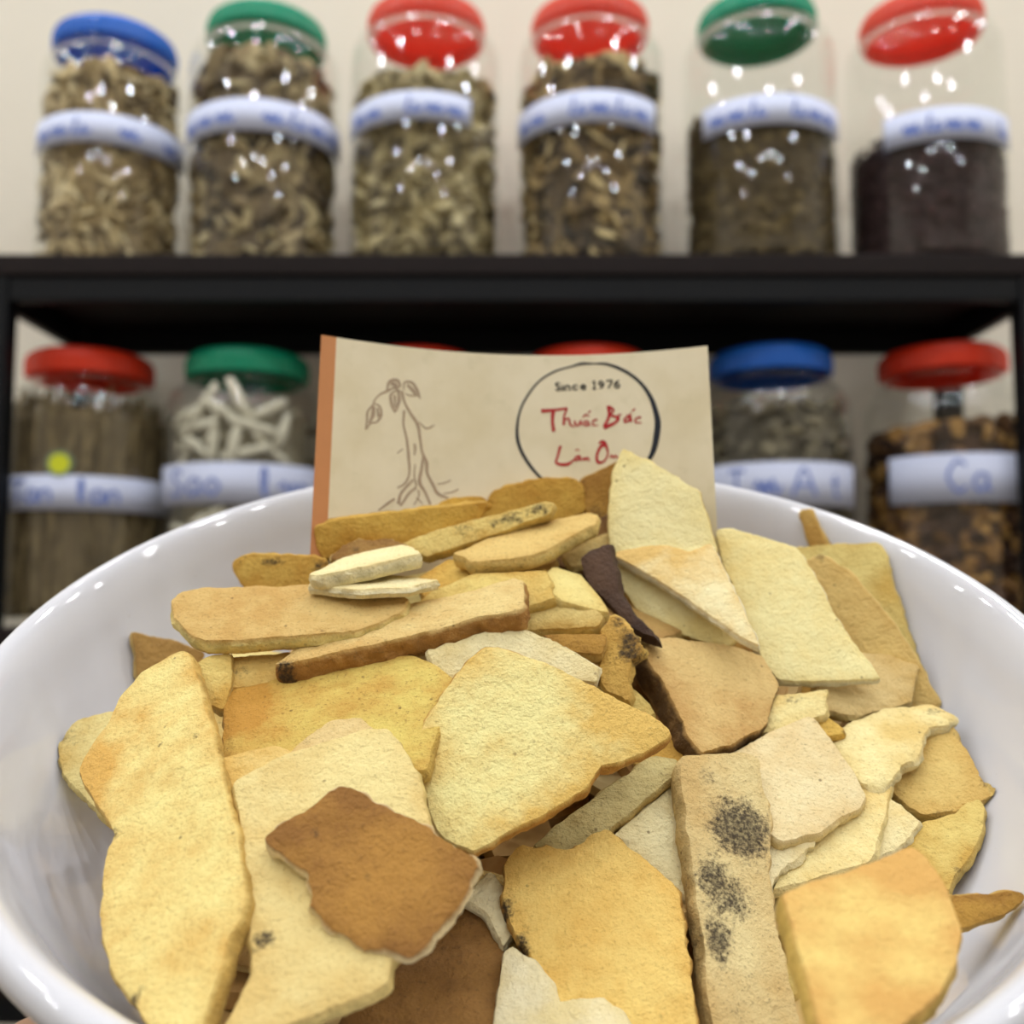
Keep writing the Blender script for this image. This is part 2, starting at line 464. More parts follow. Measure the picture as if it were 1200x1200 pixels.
MT_c6 = tone_mat('herb_chunks_brown', [(44, 28, 22), (84, 56, 36), (150, 108, 54), (180, 138, 74)])

UG, LG = 'jars on the upper board of the rack', 'jars on the lower board of the rack'
YFR = 0.985
def zr(py): return zat(py, YFR)
def zt(py): return zat(py, 1.004)
def scrib(a0, a1, pat):
    n = len(pat); out = []
    for i, c in enumerate(pat):
        if c == ' ': continue
        s0 = a0 + (a1 - a0) * i / n; s1 = a0 + (a1 - a0) * (i + 1) / n
        out.append((c, s0, s1 - (s1 - s0) * .12, 0.95))
    return out
ZU = Z1 + 0.001; ZL = Z2 + 0.001
jar('full jar of beige herb slices with a bright blue lid on the upper shelf', 133, .0775, ZU, None, zt(8), 'blue', (-84, 80, zr(160), zr(124)), scrib(-70, 60, '~~/ ~ ~'), ('slices', zr(62), 0, 'beige dried herb slices filling the blue-lidded jar on the upper shelf', MT_s1), 150, UG)
jar('full jar of grey-brown herb slices with green lid, next to the blue-lidded jar', 311, .0845, ZU, None, zt(-9), 'green', (-84, 78, zr(150), zr(112)), scrib(-72, 68, '~~~ ~/~~'), ('slices', zr(52), 0, 'grey-brown dried herb slices in the green-lidded jar next to the blue-lidded one', MT_s2), 150, UG)
jar('jar of pale olive herb slices with coral lid and a short label strip', 499, .0855, ZU, None, zt(-20), 'coral', (-74, 34, zr(138), zr(104)), scrib(-62, 30, '~~ /~~'), ('slices', zr(72), 0, 'pale olive dried herb slices in the coral-lidded jar with the short label', MT_s3), 150, UG)
jar('jar of ring-shaped tan herb slices with coral lid, beside the jar of olive herb', 692, .0835, ZU, None, zt(-20), 'coral', (-75, 56, zr(140), zr(102)), scrib(-66, 50, '~~ /~/~'), ('rings', zr(58), 0, 'curled tan and dark herb rings in the coral-lidded jar', MT_s4), 150, UG)
jar('jar partly filled with fine dark olive herb under a green lid', 889, .0855, ZU, None, zt(-24), 'green', (-43, 78, zr(143), zr(107)), scrib(-36, 66, '~~/ /~~'), ('fine', zr(104), 0, 'fine dark olive dried herb filling two thirds of its jar', MT_f5), 150, UG)
jar('jar half filled with dark purple-brown seeds under a coral lid', 1083, .0855, ZU, None, zt(-24), 'coral', (-28, 76, zr(160), zr(122)), scrib(-14, 70, '~/~~ /'), ('seeds', zr(128), .12, 'dark purple-brown seeds in the half-filled jar', MT_f6), 150, UG)

LT = zt(402)
jar('jar of fine brown stems with red lid and a yellow-green round sticker', 102, .0885, ZL, zr(462), LT, 'red', (-82, 76, zr(597), zr(556)), [('T', -52, -40, 1), ('a', -40, -30, 1), ('n', -30, -20, 1), ('l', -6, 2, 1.1), ('a', 2, 12, 1), ('n', 12, 22, 1)], ('bundle', zr(474), 0, 'packed fine brown stems in the jar with the yellow-green sticker', MT_b1), 560, LG, sticker=(-17, zr(543), .0135))
jx = jar('jar of white root sticks with a green lid', 288, .0870, ZL, zr(462), LT, 'green', (-76, 80, zr(590), zr(541)), [('S', -58, -44, 1), ('a', -42, -29, 1.1), ('o', -28, -16, 1.1), ('l', 8, 20, 1.1), ('~', 22, 50, 1)], ('sticks', zr(470), 0, 'mass of pale root pieces deep inside the jar of white sticks', MT_k2), 560, LG)
jar('red-lidded jar beside the jar of white sticks, mostly hidden by the card', 488, .0870, ZL, zr(462), zt(402), 'red', (-70, 70, zr(592), zr(548)), [], ('slices', zr(480), 0, 'beige herb slices in the red-lidded jar hidden by the card', MT_s1), 560, LG)
jar('red-lidded jar beside the blue-lidded one, mostly hidden by the card', 689, .0870, ZL, zr(462), zt(400), 'red', (-70, 70, zr(592), zr(548)), [], ('slices', zr(480), 0, 'grey herb slices in the red-lidded jar hidden by the card', MT_s2), 560, LG)
jar('jar of grey-brown herb chips with a blue lid on the lower shelf', 905, .0865, ZL, zr(462), zt(398), 'blue', (-78, 72, zr(592), zr(540)), [('T', -30, -18, 1), ('~', -12, 6, 1), ('A', 12, 30, 1), ('t', 40, 52, .9)], ('chunks', zr(468), 0, 'grey-brown herb chips in the blue-lidded jar on the lower shelf', MT_c5), 560, LG)
jar('jar of dark brown and amber herb chunks with a red lid', 1108, .0885, ZL, zr(462), zt(396), 'red', (-38, 80, zr(588), zr(530)), [('C', 0, 14, 1), ('a', 16, 28, 1)], ('chunks', zr(492), .10, 'dark brown and amber herb chunks in the red-lidded jar', MT_c6), 560, LG)

# white root sticks that can be told apart in the green-lidded jar
M_stick = simple('white_root_skin', (226, 220, 200), .8, .2, var=.06, scale=120)
_, JX, JY = jx
rnd = random.Random(5)
for i, (px, py, ang, ln) in enumerate([(255, 475, 40, .055), (303, 468, -28, .05), (272, 512, 4, .06), (320, 500, -75, .055), (245, 520, -55, .05), (340, 525, -50, .05), (298, 520, 10, .045), (228, 490, 70, .04), (335, 480, 60, .045), (250, 500, 85, .05), (310, 530, 75, .05), (280, 480, -60, .04), (225, 535, 35, .045), (350, 505, 20, .04), (262, 610, 60, .05), (300, 615, -40, .05), (240, 625, -70, .05), (325, 605, 15, .045)]):
    V, F = stick_geo(ln, .0052, rnd, 8)
    th = max(-1.2, min(1.2, (px - 288) / 92)); th = math.asin(max(-.93, min(.93, th)))
    rr = .0870 - .0105
    R = Matrix.Rotation(th, 4, 'Z') @ Matrix.Rotation(math.radians(ang), 4, 'Y')
    P = Vector((JX + rr * math.sin(th), JY - rr * math.cos(th), zat(py, JY - rr * math.cos(th))))
    o = mesh_obj('root_stick', xform(V, R), F, M_stick, loc=P)
    for v in o.data.vertices:      # follow the jar wall
        q = v.co + P - Vector((JX, JY, 0)); rad = math.hypot(q.x, q.y)
        if rad > .0838:
            k = .0838 / rad; v.co.x = q.x * k - P.x + JX; v.co.y = q.y * k - P.y + JY
    tag(o, 'white peeled root stick inside the green-lidded jar of sticks', 'root stick', 'white root sticks in the jar')

# ------------------------------------------------------------------ bowl
TB = math.radians(27.08)
BC = Vector((0.0031, 0.1877, ZC - 0.0081)); RB = 0.1
BM = Matrix.Translation(BC) @ Matrix.Rotation(TB, 4, 'X')
PROFI = [(.0, -.0545), (.02, -.0542), (.042, -.0520), (.060, -.0460), (.074, -.0360), (.084, -.0240), (.0900, -.0130), (.0928, -.0058), (.0945, -.0022)]
outer = [(.0975, .0006), (.0990, .0004), (.1000, -.0008), (.1002, -.0024), (.0994, -.0050), (.0978, -.0085), (.0945, -.0160), (.086, -.031), (.072, -.046), (.054, -.0575), (.046, -.061), (.0455, -.066), (.0425, -.066), (.0415, -.0605), (.02, -.059), (0, -.059)]
prof = PROFI + [(.0960, -.0002)] + outer
pr = catmull(prof, 4); pr = [(max(0, p[0]), p[1]) for p in pr]; pr[0] = (0, pr[0][1]); pr[-1] = (0, pr[-1][1])
V, F = lathe(pr, 160)
F = [tuple(reversed(f)) for f in F]
bowl = mesh_obj('bowl', V, F, M_bowl)
bowl.matrix_world = BM
tag(bowl, 'large glossy white ceramic bowl heaped with dried root slices, held tilted', 'bowl')
_ir = np.array([p[0] for p in PROFI] + [.0975]); _iw = np.array([p[1] for p in PROFI] + [.0006])

# ------------------------------------------------------------------ card
CH_TOP = ZC + 0.0583 + 0.0
CXL, CXR = -0.0425, 0.0455
CBOT = ZC - 0.006
def card_pt(x, z, off=0.0):
    k = (x - CXL) / (CXR - CXL)
    y = 0.2145 + 0.0095 * k + 0.0135 * (1 - (2 * k - 1) ** 2) + 0.16 * (z - CH_TOP)
    return np.array([x, y - off, z])
def px_card(px, py):
    d = ray(px, py); t = .22
    for _ in range(25):
        p = np.array(CAM) + d * t
        t = card_pt(p[0], p[2])[1] / d[1]
    p = np.array(CAM) + d * t
    return p[0], p[2]
def card_mat():
    m, nt, out = new_mat('parchment_card'); t = NT(nt)
    co = t.n('ShaderNodeTexCoord').outputs['Object']
    b0 = t.mixc(t.ramp(t.noise(co, 45, 4), .35, .7), lin((226, 214, 184)), lin((214, 200, 164)))
    b0 = t.mixc(t.math('MULTIPLY', t.ramp(t.noise(co, 160, 3), .55, .75), .35), b0, lin((200, 188, 150)))
    b = t.n('ShaderNodeBsdfPrincipled', i_Roughness=.6); nt.links.new(b0, b.inputs['Base Color'])
    nt.links.new(b.outputs[0], out.inputs[0]); return m
card = empty('printed_card', (0, .21, CBOT))
tag(card, 'curved parchment-coloured card with a root drawing and red brush lettering, standing behind the slices', 'card')
CO = np.array([0, .21, CBOT])
def strip(name, x0, x1, mat, parent, front, back, n=36):
    V, F = [], []
    for off in (front, back):
        for i in range(n + 1):
            x = x0 + (x1 - x0) * i / n
            for z in (CBOT, CH_TOP): V.append(card_pt(x, z, off) - CO)
    b = 2 * (n + 1)
    for i in range(n):
        F += [(2 * i, 2 * i + 2, 2 * i + 3, 2 * i + 1), (b + 2 * i + 1, b + 2 * i + 3, b + 2 * i + 2, b + 2 * i),
              (2 * i + 1, 2 * i + 3, b + 2 * i + 3, b + 2 * i + 1), (2 * i, b + 2 * i, b + 2 * i + 2, 2 * i + 2)]
    F += [(0, 1, b + 1, b), (2 * n + 1, 2 * n, b + 2 * n, b + 2 * n + 1)]
    return mesh_obj(name, V, F, mat, parent, smooth=False)
sheet = strip('card_sheet', CXL, CXR, card_mat(), card, 0.0, -0.0007)
band = strip('colour_band', CXL, CXL + .0030, simple('terracotta_print', (198, 134, 84), .6, .3, var=.05, scale=200), card, 0.00008, 0.0, 6)
band['label'] = 'terracotta orange band along the edge of the card'
def on_card(off):
    def f(p):
        x, z = px_card(p[0], p[1]); return card_pt(x, z, off) - CO
    return f
def zs(pts, ox, oy, s): return [(ox + p[0] / s, oy + p[1] / s) for p in pts]
Z6 = 1200 / 180
M_red = simple('red_brush_ink', (176, 26, 34), .6, .3, var=.12, scale=900)
M_blk = simple('black_brush_ink', (26, 30, 40), .6, .3, var=.1, scale=900)
M_gry = simple('charcoal_print', (70, 66, 58), .6, .3, var=.1, scale=900)
M_sep = simple('sepia_print', (172, 150, 126), .7, .2, var=.12, scale=900)
RED = [([(228, 412), (330, 404), (432, 390)], [24, 16, 14]), ([(322, 408), (316, 490), (326, 572)], [24, 18, 20]),
  ([(430, 392), (408, 450), (404, 522)], [12, 12, 16]), ([(404, 486), (440, 470), (455, 515), (488, 540)], [8, 12, 12, 5]),
  ([(490, 488), (496, 520), (520, 522), (536, 488), (545, 526)], [14, 12, 10, 12, 8]),
  ([(590, 490), (566, 496), (570, 524), (596, 518), (590, 490), (606, 526)], 11), ([(552, 462), (576, 440), (602, 456)], [8, 12, 6]), ([(598, 426), (614, 408)], [12, 7]),
  ([(668, 478), (634, 488), (634, 520), (674, 524)], [12, 10, 10, 5]),
  ([(752, 370), (758, 450), (716, 538)], [22, 18, 16]), ([(752, 376), (792, 402), (768, 444)], [16, 14, 8]), ([(766, 444), (828, 466), (800, 505), (716, 542)], [10, 20, 16, 24]), ([(826, 446), (856, 436)], [16, 5]),
  ([(920, 452), (884, 468), (882, 496), (916, 484), (922, 448), (932, 496)], 13), ([(893, 440), (912, 446), (930, 424)], 7), ([(940, 412), (962, 392)], [12, 6]),
  ([(1008, 458), (968, 470), (966, 500), (1014, 502)], [12, 10, 10, 5]),
  ([(376, 690), (358, 760), (348, 818), (430, 828), (492, 786)], [18, 12, 16, 20, 8]), ([(366, 692), (388, 688)], [12, 10]),
  ([(526, 762), (498, 772), (496, 796), (520, 788), (528, 762), (538, 800)], 12), ([(494, 722), (510, 712), (528, 722)], [6, 8, 5]),
  ([(556, 798), (560, 776), (574, 792), (588, 774), (604, 802)], 10),
  ([(736, 672), (692, 690), (662, 760), (674, 812), (722, 800), (748, 742), (734, 676)], [26, 18, 16, 20, 10, 10, 18]), ([(676, 664), (706, 650), (740, 664)], [8, 20, 10]),
  ([(766, 778), (778, 756), (794, 778), (808, 758), (826, 780)], 9), ([(872, 756), (846, 766), (850, 788), (870, 776), (868, 830), (840, 840)], 9)]
ribbon([(zs(p, 600, 420, Z6), [1.3 * q / Z6 for q in w] if isinstance(w, list) else 1.3 * w / Z6) for p, w in RED], on_card(.00012), 'red_lettering', M_red, card)
SIN = []
for ch, x0, x1, base in (('S', 336, 380, 250), ('i', 382, 408, 248), ('n', 408, 462, 246), ('c', 466, 520, 244), ('e', 530, 584, 242), ('1', 618, 668, 238), ('9', 668, 724, 236), ('7', 728, 786, 234), ('6', 792, 850, 231)):
    for p in LET[ch]:
        SIN.append((zs([(x0 + (x1 - x0) * a, base - 58 * b) for a, b in p], 600, 420, Z6), [12 / Z6, 15 / Z6, 11 / Z6]))
for x0, x1, y in ((376, 410, 249), (404, 428, 247), (440, 466, 246), (408, 422, 216), (380, 396, 218)): SIN.append((zs([(x0, y), (x1, y)], 600, 420, Z6), 6 / Z6))
ribbon(SIN, on_card(.00012), 'printed_text', M_gry, card)
RING = [(220, 930), (150, 850), (80, 740), (45, 640), (40, 540), (60, 420), (110, 310), (210, 180), (340, 100), (460, 65), (545, 42), (640, 42), (730, 44), (830, 75), (930, 130), (1020, 210), (1085, 310), (1120, 410), (1138, 500), (1130, 600), (1110, 700), (1075, 780), (1000, 880), (880, 960), (700, 1000), (500, 1010), (340, 985), (220, 930)]
RW = [20, 24, 26, 26, 22, 16, 16, 14, 14, 12, 22, 10, 20, 24, 24, 26, 34, 40, 48, 50, 44, 34, 26, 20, 16, 16, 18, 20]
ribbon([(zs(RING, 600, 420, Z6), [w / Z6 for w in RW])], on_card(.0001), 'brush_ring', M_blk, card)
TREE = [([(405, 190), (430, 280), (480, 370), (530, 450), (550, 560), (565, 660), (600, 750), (605, 830), (650, 920), (690, 990), (770, 1025)], [22, 14, 20, 22, 18, 16, 26, 20, 20, 22, 10]),
  ([(425, 340), (420, 450), (445, 560), (460, 700), (465, 830), (430, 910), (370, 945)], [18, 14, 16, 20, 14, 16, 8]),
  ([(495, 880), (430, 950), (395, 1000), (380, 1070)], [16, 18, 20, 24]), ([(350, 1030), (290, 1070), (225, 1120)], [18, 16, 12]),
  ([(520, 940), (460, 990), (420, 1050), (395, 1085)], [16, 18, 16, 14]), ([(575, 690), (560, 800), (545, 900), (590, 980), (630, 1075)], [14, 22, 26, 18, 16]),
  ([(505, 600), (510, 640), (505, 690)], [16, 18, 8]), ([(510, 760), (505, 850), (520, 930)], [10, 10, 14]), ([(535, 960), (540, 1010), (500, 1080)], [14, 8, 8]), ([(520, 1020), (570, 1070)], 8),
  ([(540, 430), (600, 480), (660, 455)], [6, 12, 10]), ([(680, 915), (740, 905), (790, 885)], [6, 8, 8]), ([(730, 990), (800, 978), (850, 955)], [6, 10, 10]), ([(415, 640), (370, 675)], [8, 6]),
  ([(400, 200), (350, 165), (290, 190), (230, 220), (190, 270), (180, 330)], [12, 14, 18, 12, 12, 10]),
  ([(190, 285), (140, 350), (135, 420), (125, 490)], [8, 16, 14, 12]), ([(190, 285), (235, 310), (245, 380), (210, 430), (165, 440), (125, 490)], [8, 14, 20, 12, 12, 10]), ([(185, 310), (180, 380), (150, 440)], [26, 30, 12]), ([(215, 320), (225, 390)], [14, 20]),
  ([(290, 180), (310, 115), (370, 105), (390, 150), (340, 160)], [14, 20, 22, 18, 16]), ([(320, 130), (370, 140)], [26, 20]),
  ([(370, 180), (320, 220), (330, 300), (355, 355)], [10, 20, 20, 12]), ([(375, 185), (385, 260), (360, 350)], [14, 26, 12]), ([(350, 220), (355, 320)], [18, 12]),
  ([(420, 180), (430, 120), (490, 125), (530, 190), (550, 250)], [10, 14, 18, 22, 8]), ([(430, 210), (480, 225), (530, 220)], [8, 10, 12]), ([(450, 140), (490, 180), (515, 215)], [18, 24, 16])]
ZT = 1000 / 150
ribbon([(zs(p, 410, 430, ZT), [1.05 * q / ZT for q in w] if isinstance(w, list) else 1.05 * w / ZT) for p, w in TREE], on_card(.0001), 'root_drawing', M_sep, card)

# ------------------------------------------------------------------ the heap of root slices
GS = 4                                        # stacking grid, pixels
gx, gy = np.meshgrid(np.arange(-40, 1241, GS) + .0, np.arange(470, 1281, GS) + .0)
_x = (gx - 600) / FPX; _y = -(gy - 600) / FPX
DX, DY, DZ = _x, CP - _y * SP, SP + _y * CP
CT, ST = math.cos(TB), math.sin(TB)
def to_bowl(X, Y, Z):
    x = X - BC.x; y = Y - BC.y; z = Z - BC.z
    return x, y * CT + z * ST, -y * ST + z * CT
def heap_w(u, v):                             # top of the hidden heap over the bowl's rim plane
    r = np.sqrt(u * u + v * v)
    inside = np.interp(r, _ir, _iw, right=-.2)
    mound = -0.034 + 0.036 * np.exp(-((u / .052) ** 2 + ((v - .014) / .042) ** 2)) - 30 * np.maximum(0, r - .075) ** 2 * 10
    return np.maximum(inside + .0025, mound)
D = np.full(gx.shape, 9.0)
for t in np.arange(.36, .085, -.0008):
    u, v, w = to_bowl(DX * t, DY * t, DZ * t + ZC)
    hit = (w < heap_w(u, v)) & (u * u + v * v < .0096)
    D[hit] = t
# card
for t in np.arange(.26, .18, -.0006):
    X, Y, Z = DX * t, DY * t, DZ * t + ZC
    k = (X - CXL) / (CXR - CXL)
    yy = 0.2145 + 0.0095 * k + 0.0135 * (1 - (2 * k - 1) ** 2) + 0.16 * (Z - CH_TOP)
    hit = (k > 0) & (k < 1) & (Z < CH_TOP) & (Z > CBOT) & (Y > yy) & (Y < yy + .002)
    D[hit] = np.minimum(D[hit], t)
OWN = np.full(gx.shape, -1)

def inpoly(poly, X, Y):
    ins = np.zeros(X.shape, bool); n = len(poly)
    for i in range(n):
        x0, y0 = poly[i]; x1, y1 = poly[(i + 1) % n]
        if y0 == y1: continue
        c = ((y0 > Y) != (y1 > Y)) & (X < (x1 - x0) * (Y - y0) / (y1 - y0) + x0)
        ins ^= c
    return ins

def chip_mat(name, top, patch, side, seed, speck=.35, stain=(56, 46, 36), patchiness=.5):
    m, nt, out = new_mat(name); t = NT(nt)
    co0 = t.n('ShaderNodeTexCoord').outputs['Object']
    mp = t.n('ShaderNodeVectorMath', operation='ADD'); nt.links.new(co0, mp.inputs[0]); mp.inputs[1].default_value = (seed * .37, seed * .11, seed * .23)
    co = mp.outputs[0]
    A = lambda nm: t.n('ShaderNodeAttribute', attribute_name=nm).outputs['Fac']
    side_a, rim, st, pa = A('side'), A('rim'), A('stain'), A('patch')
    low = t.noise(co, 55, 4, .6); mid = t.noise(co, 260, 4, .6); fine = t.noise(co, 1400, 3, .7)
    f = t.math('ADD', t.math('MULTIPLY', t.ramp(low, .42, .68), t.math('MULTIPLY', patchiness, 1.25)), pa)
    f = t.math('ADD', f, t.math('MULTIPLY', rim, .38))
    f = t.math('ADD', f, t.math('MULTIPLY', t.math('SUBTRACT', mid, .5), 1.0))
    f = t.math('ADD', f, t.math('MULTIPLY', t.math('SUBTRACT', fine, .5), .45), clamp=True)
    c = t.mixc(f, lin(top), lin(patch))
    sn = t.mixc(t.ramp(mid, .35, .65), lin(side), tuple(.72 * q for q in lin(side)[:3]) + (1,))
    c = t.mixc(t.math('MULTIPLY', side_a, t.ramp(mid, .2, .5, .65, 1.0)), c, sn)
    # pores and fibres
    sp = t.math('MULTIPLY', t.ramp(fine, .56, .72), speck)
    c = t.mixc(sp, c, lin([q * .62 for q in patch]))
    wn = t.n('ShaderNodeTexVoronoi', i_Scale=330.0); nt.links.new(co, wn.inputs['Vector'])
    dot = t.math('MULTIPLY', t.ramp(wn.outputs['Distance'], .05, .13, 1.0, 0.0), t.ramp(t.noise(co, 120, 2), .56, .62))
    c = t.mixc(t.math('MULTIPLY', dot, .65), c, lin((92, 66, 34)))
    sn_ = t.math('ADD', t.math('MULTIPLY', t.noise(co, 380, 5, .7), 1.6), t.math('MULTIPLY', fine, .9))
    sm = t.math('MULTIPLY', t.ramp(t.math('ADD', st, t.math('SUBTRACT', sn_, 1.25)), .30, 1.0), t.math('MULTIPLY', t.ramp(st, .05, .4, 0, 1.0), t.ramp(fine, .3, .62, .55, .95)), clamp=True)
    c = t.mixc(sm, c, lin(stain))
    b = t.n('ShaderNodeBsdfPrincipled', i_Roughness=.78); b.inputs['Specular IOR Level'].default_value = .25
    nt.links.new(c, b.inputs['Base Color'])
    h = t.math('ADD', t.math('MULTIPLY', fine, .5), t.math('MULTIPLY', t.noise(co, 420, 4, .65), 1.0))
    bp = t.n('ShaderNodeBump', i_Strength=1.0, i_Distance=.0007); nt.links.new(h, bp.inputs['Height'])
    nt.links.new(bp.outputs[0], b.inputs['Normal'])
    nt.links.new(b.outputs[0], out.inputs[0]); return m

def chip_geo(poly2, t, seed, rough=1.0, bow=0.0):
    """poly2: outline in the slice's own plane (metres), any order -> verts, faces, attributes"""
    P = [np.array(p, float) for p in poly2]
    area = sum(P[i][0] * P[(i + 1) % len(P)][1] - P[(i + 1) % len(P)][0] * P[i][1] for i in range(len(P)))
    if area < 0: P = P[::-1]
    Q = []                                    # knock the corners off slightly
    n = len(P)
    for i in range(n):
        a, b, c = P[i - 1], P[i], P[(i + 1) % n]
        la, lc = np.linalg.norm(a - b), np.linalg.norm(c - b)
        ka, kc = min(.0006, .3 * la), min(.0006, .3 * lc)
        Q += [b + (a - b) / la * ka, b * .5 + .25 * (b + (a - b) / la * ka) + .25 * (b + (c - b) / lc * kc), b + (c - b) / lc * kc]
    step = .0008; R = []
    for i in range(len(Q)):
        a, b = Q[i], Q[(i + 1) % len(Q)]; L = np.linalg.norm(b - a)
        k = max(1, int(round(L / step)))
        R += [a + (b - a) * j / k for j in range(k)]
    n = len(R); N = []
    for i in range(n):
        d = R[(i + 1) % n] - R[i - 1]; L = np.linalg.norm(d) or 1
        N.append(np.array([d[1], -d[0]]) / L)
    sd = seed * 3.17
    R = [R[i] + N[i] * rough * (.00030 * noise.noise(Vector((R[i][0] * 160, R[i][1] * 160, sd))) + .00013 * noise.noise(Vector((R[i][0] * 420, R[i][1] * 420, sd))) + .00016 * noise.noise(Vector((R[i][0] * 1300, R[i][1] * 1300, sd)))) for i in range(n)]
    RA = np.array(R)
    lo, hi = RA.min(0), RA.max(0)
    g = .0015 if (hi - lo).max() > .012 else .0013
    ax, ay = np.meshgrid(np.arange(lo[0], hi[0], g), np.arange(lo[1], hi[1], g))
    ax = ax + (np.arange(ax.shape[0]) % 2)[:, None] * g * .5
    ax, ay = ax.ravel(), ay.ravel()
    ins = inpoly(R, ax, ay); ax, ay = ax[ins], ay[ins]
    if len(ax):
        dist = np.sqrt(((ax[:, None] - RA[None, :, 0]) ** 2 + (ay[:, None] - RA[None, :, 1]) ** 2)).min(1)
        k = dist > .0007; ax, ay, dist = ax[k], ay[k], dist[k]
    else: dist = ax
    pts = [Vector(p) for p in R] + [Vector((a, b)) for a, b in zip(ax, ay)]
    vc, _, fc, ov, _, _ = delaunay_2d_cdt(pts, [(i, (i + 1) % n) for i in range(n)], [], 1, 1e-7)
    # original index per output vertex
    idx = [o[0] if o else -1 for o in ov]
    m = len(vc)
    mapb = {}
    for k, i in enumerate(idx):
        for q in ov[k]:
            if q < n: mapb[q] = k
    dv = np.zeros(m)
    for k, i in enumerate(idx): dv[k] = dist[i - n] if i >= n else 0
    c = RA.mean(0); ext = max((hi - lo).max() * .5, 1e-4)
    def relief(x, y, s):
        z = .00035 * noise.noise(Vector((x * 55, y * 55, sd + s))) + .00022 * noise.noise(Vector((x * 230, y * 230, sd + s))) + .00012 * noise.noise(Vector((x * 700, y * 700, sd + s)))
        return z - bow * (((x - c[0]) / ext) ** 2 + ((y - c[1]) / ext) ** 2) * .5
    def drop(d): return -.00018 * max(0, 1 - d / .0008) ** 2
    V, Fc, side, rim = [], [], [], []
    for k in range(m):
        x, y = vc[k]; V.append((x, y, relief(x, y, 0) + drop(dv[k]))); side.append(0.0); rim.append(math.exp(-dv[k] / .0022))
    for k in range(m):
        x, y = vc[k]; V.append((x, y, -t + relief(x, y, 0) * .7 - drop(dv[k]))); side.append(.3); rim.append(math.exp(-dv[k] / .0022))
    for f in fc:
        if len(f) < 3: continue
        a, b, cc = (vc[i] for i in f[:3])
        if (b - a).cross(cc - a) < 0: f = f[::-1]
        Fc.append(tuple(f)); Fc.append(tuple(i + m for i in f[::-1]))
    rings = [[mapb.get(i, -1) for i in range(n)]]
    lv = max(2, int(round(t / .0011)))
    for j in range(1, lv):
        fr = j / lv; row = []
        for i in range(n):
            x, y = R[i]
            e = .00035 * math.sin(math.pi * fr) + rough * .00040 * noise.noise(Vector((x * 420, y * 420, sd + fr * t * 420)))
            e += .00015
            V.append((x + N[i][0] * e, y + N[i][1] * e, relief(x, y, 0) * (1 - .3 * fr) - t * fr)); row.append(len(V) - 1); side.append(1.0); rim.append(1.0)
        rings.append(row)
    rings.append([(mapb.get(i, -1) + m) if mapb.get(i, -1) >= 0 else -1 for i in range(n)])
    for a, b in zip(rings[:-1], rings[1:]):
        for i in range(n):
            j = (i + 1) % n; q = (a[i], b[i], b[j], a[j])
            if min(q) < 0: continue
            q = tuple(dict.fromkeys(q))
            if len(q) >= 3: Fc.append(q)
    return V, Fc, side, rim

NCH = [0]
def place(poly, e, az, t, q, fit):
    """lay the outline on what lies below it: returns normal, plane offset, outline of the underside"""
    er, ar = math.radians(e), math.radians(az)
    n = np.array([math.sin(ar) * math.cos(er), -math.cos(ar) * math.cos(er), math.sin(er)])
    mask = inpoly(poly, gx, gy) & (D < 5)
    if mask.sum() < 3:
        cx = sum(p[0] for p in poly) / len(poly); cy = sum(p[1] for p in poly) / len(poly)
        mask = inpoly([(cx + (p[0] - cx) * 2.5, cy + (p[1] - cy) * 2.5) for p in poly], gx, gy) & (D < 5)
    if fit and mask.sum() > 20:               # lean the way the surface below leans
        Q = np.stack([(DX * D)[mask], (DY * D)[mask], (DZ * D)[mask]], 1)
        nf = np.linalg.svd(Q - Q.mean(0), full_matrices=False)[2][2]
        if nf[1] > 0: nf = -nf
        if nf @ n > .5: n = n * (1 - fit) + nf * fit; n /= np.linalg.norm(n)
    m = -(n[0] * DX + n[1] * DY + n[2] * DZ)
    sink = t * .4 + .0003
    Sv = np.quantile((D * m)[mask], q) - sink
    low = []
    for p in poly:
        d = ray(*p); P = d * (Sv / max(.03, -float(n @ d))) - n * t
        y = P[1] * CP + P[2] * SP; z = -P[1] * SP + P[2] * CP
        low.append((600 + FPX * P[0] / y, 600 - FPX * z / y))
    if q < .2:
        mask = (mask | inpoly(low, gx, gy)) & (D < 5)
        Sv = np.quantile((D * m)[mask], q) - sink
    return n, Sv, low, m
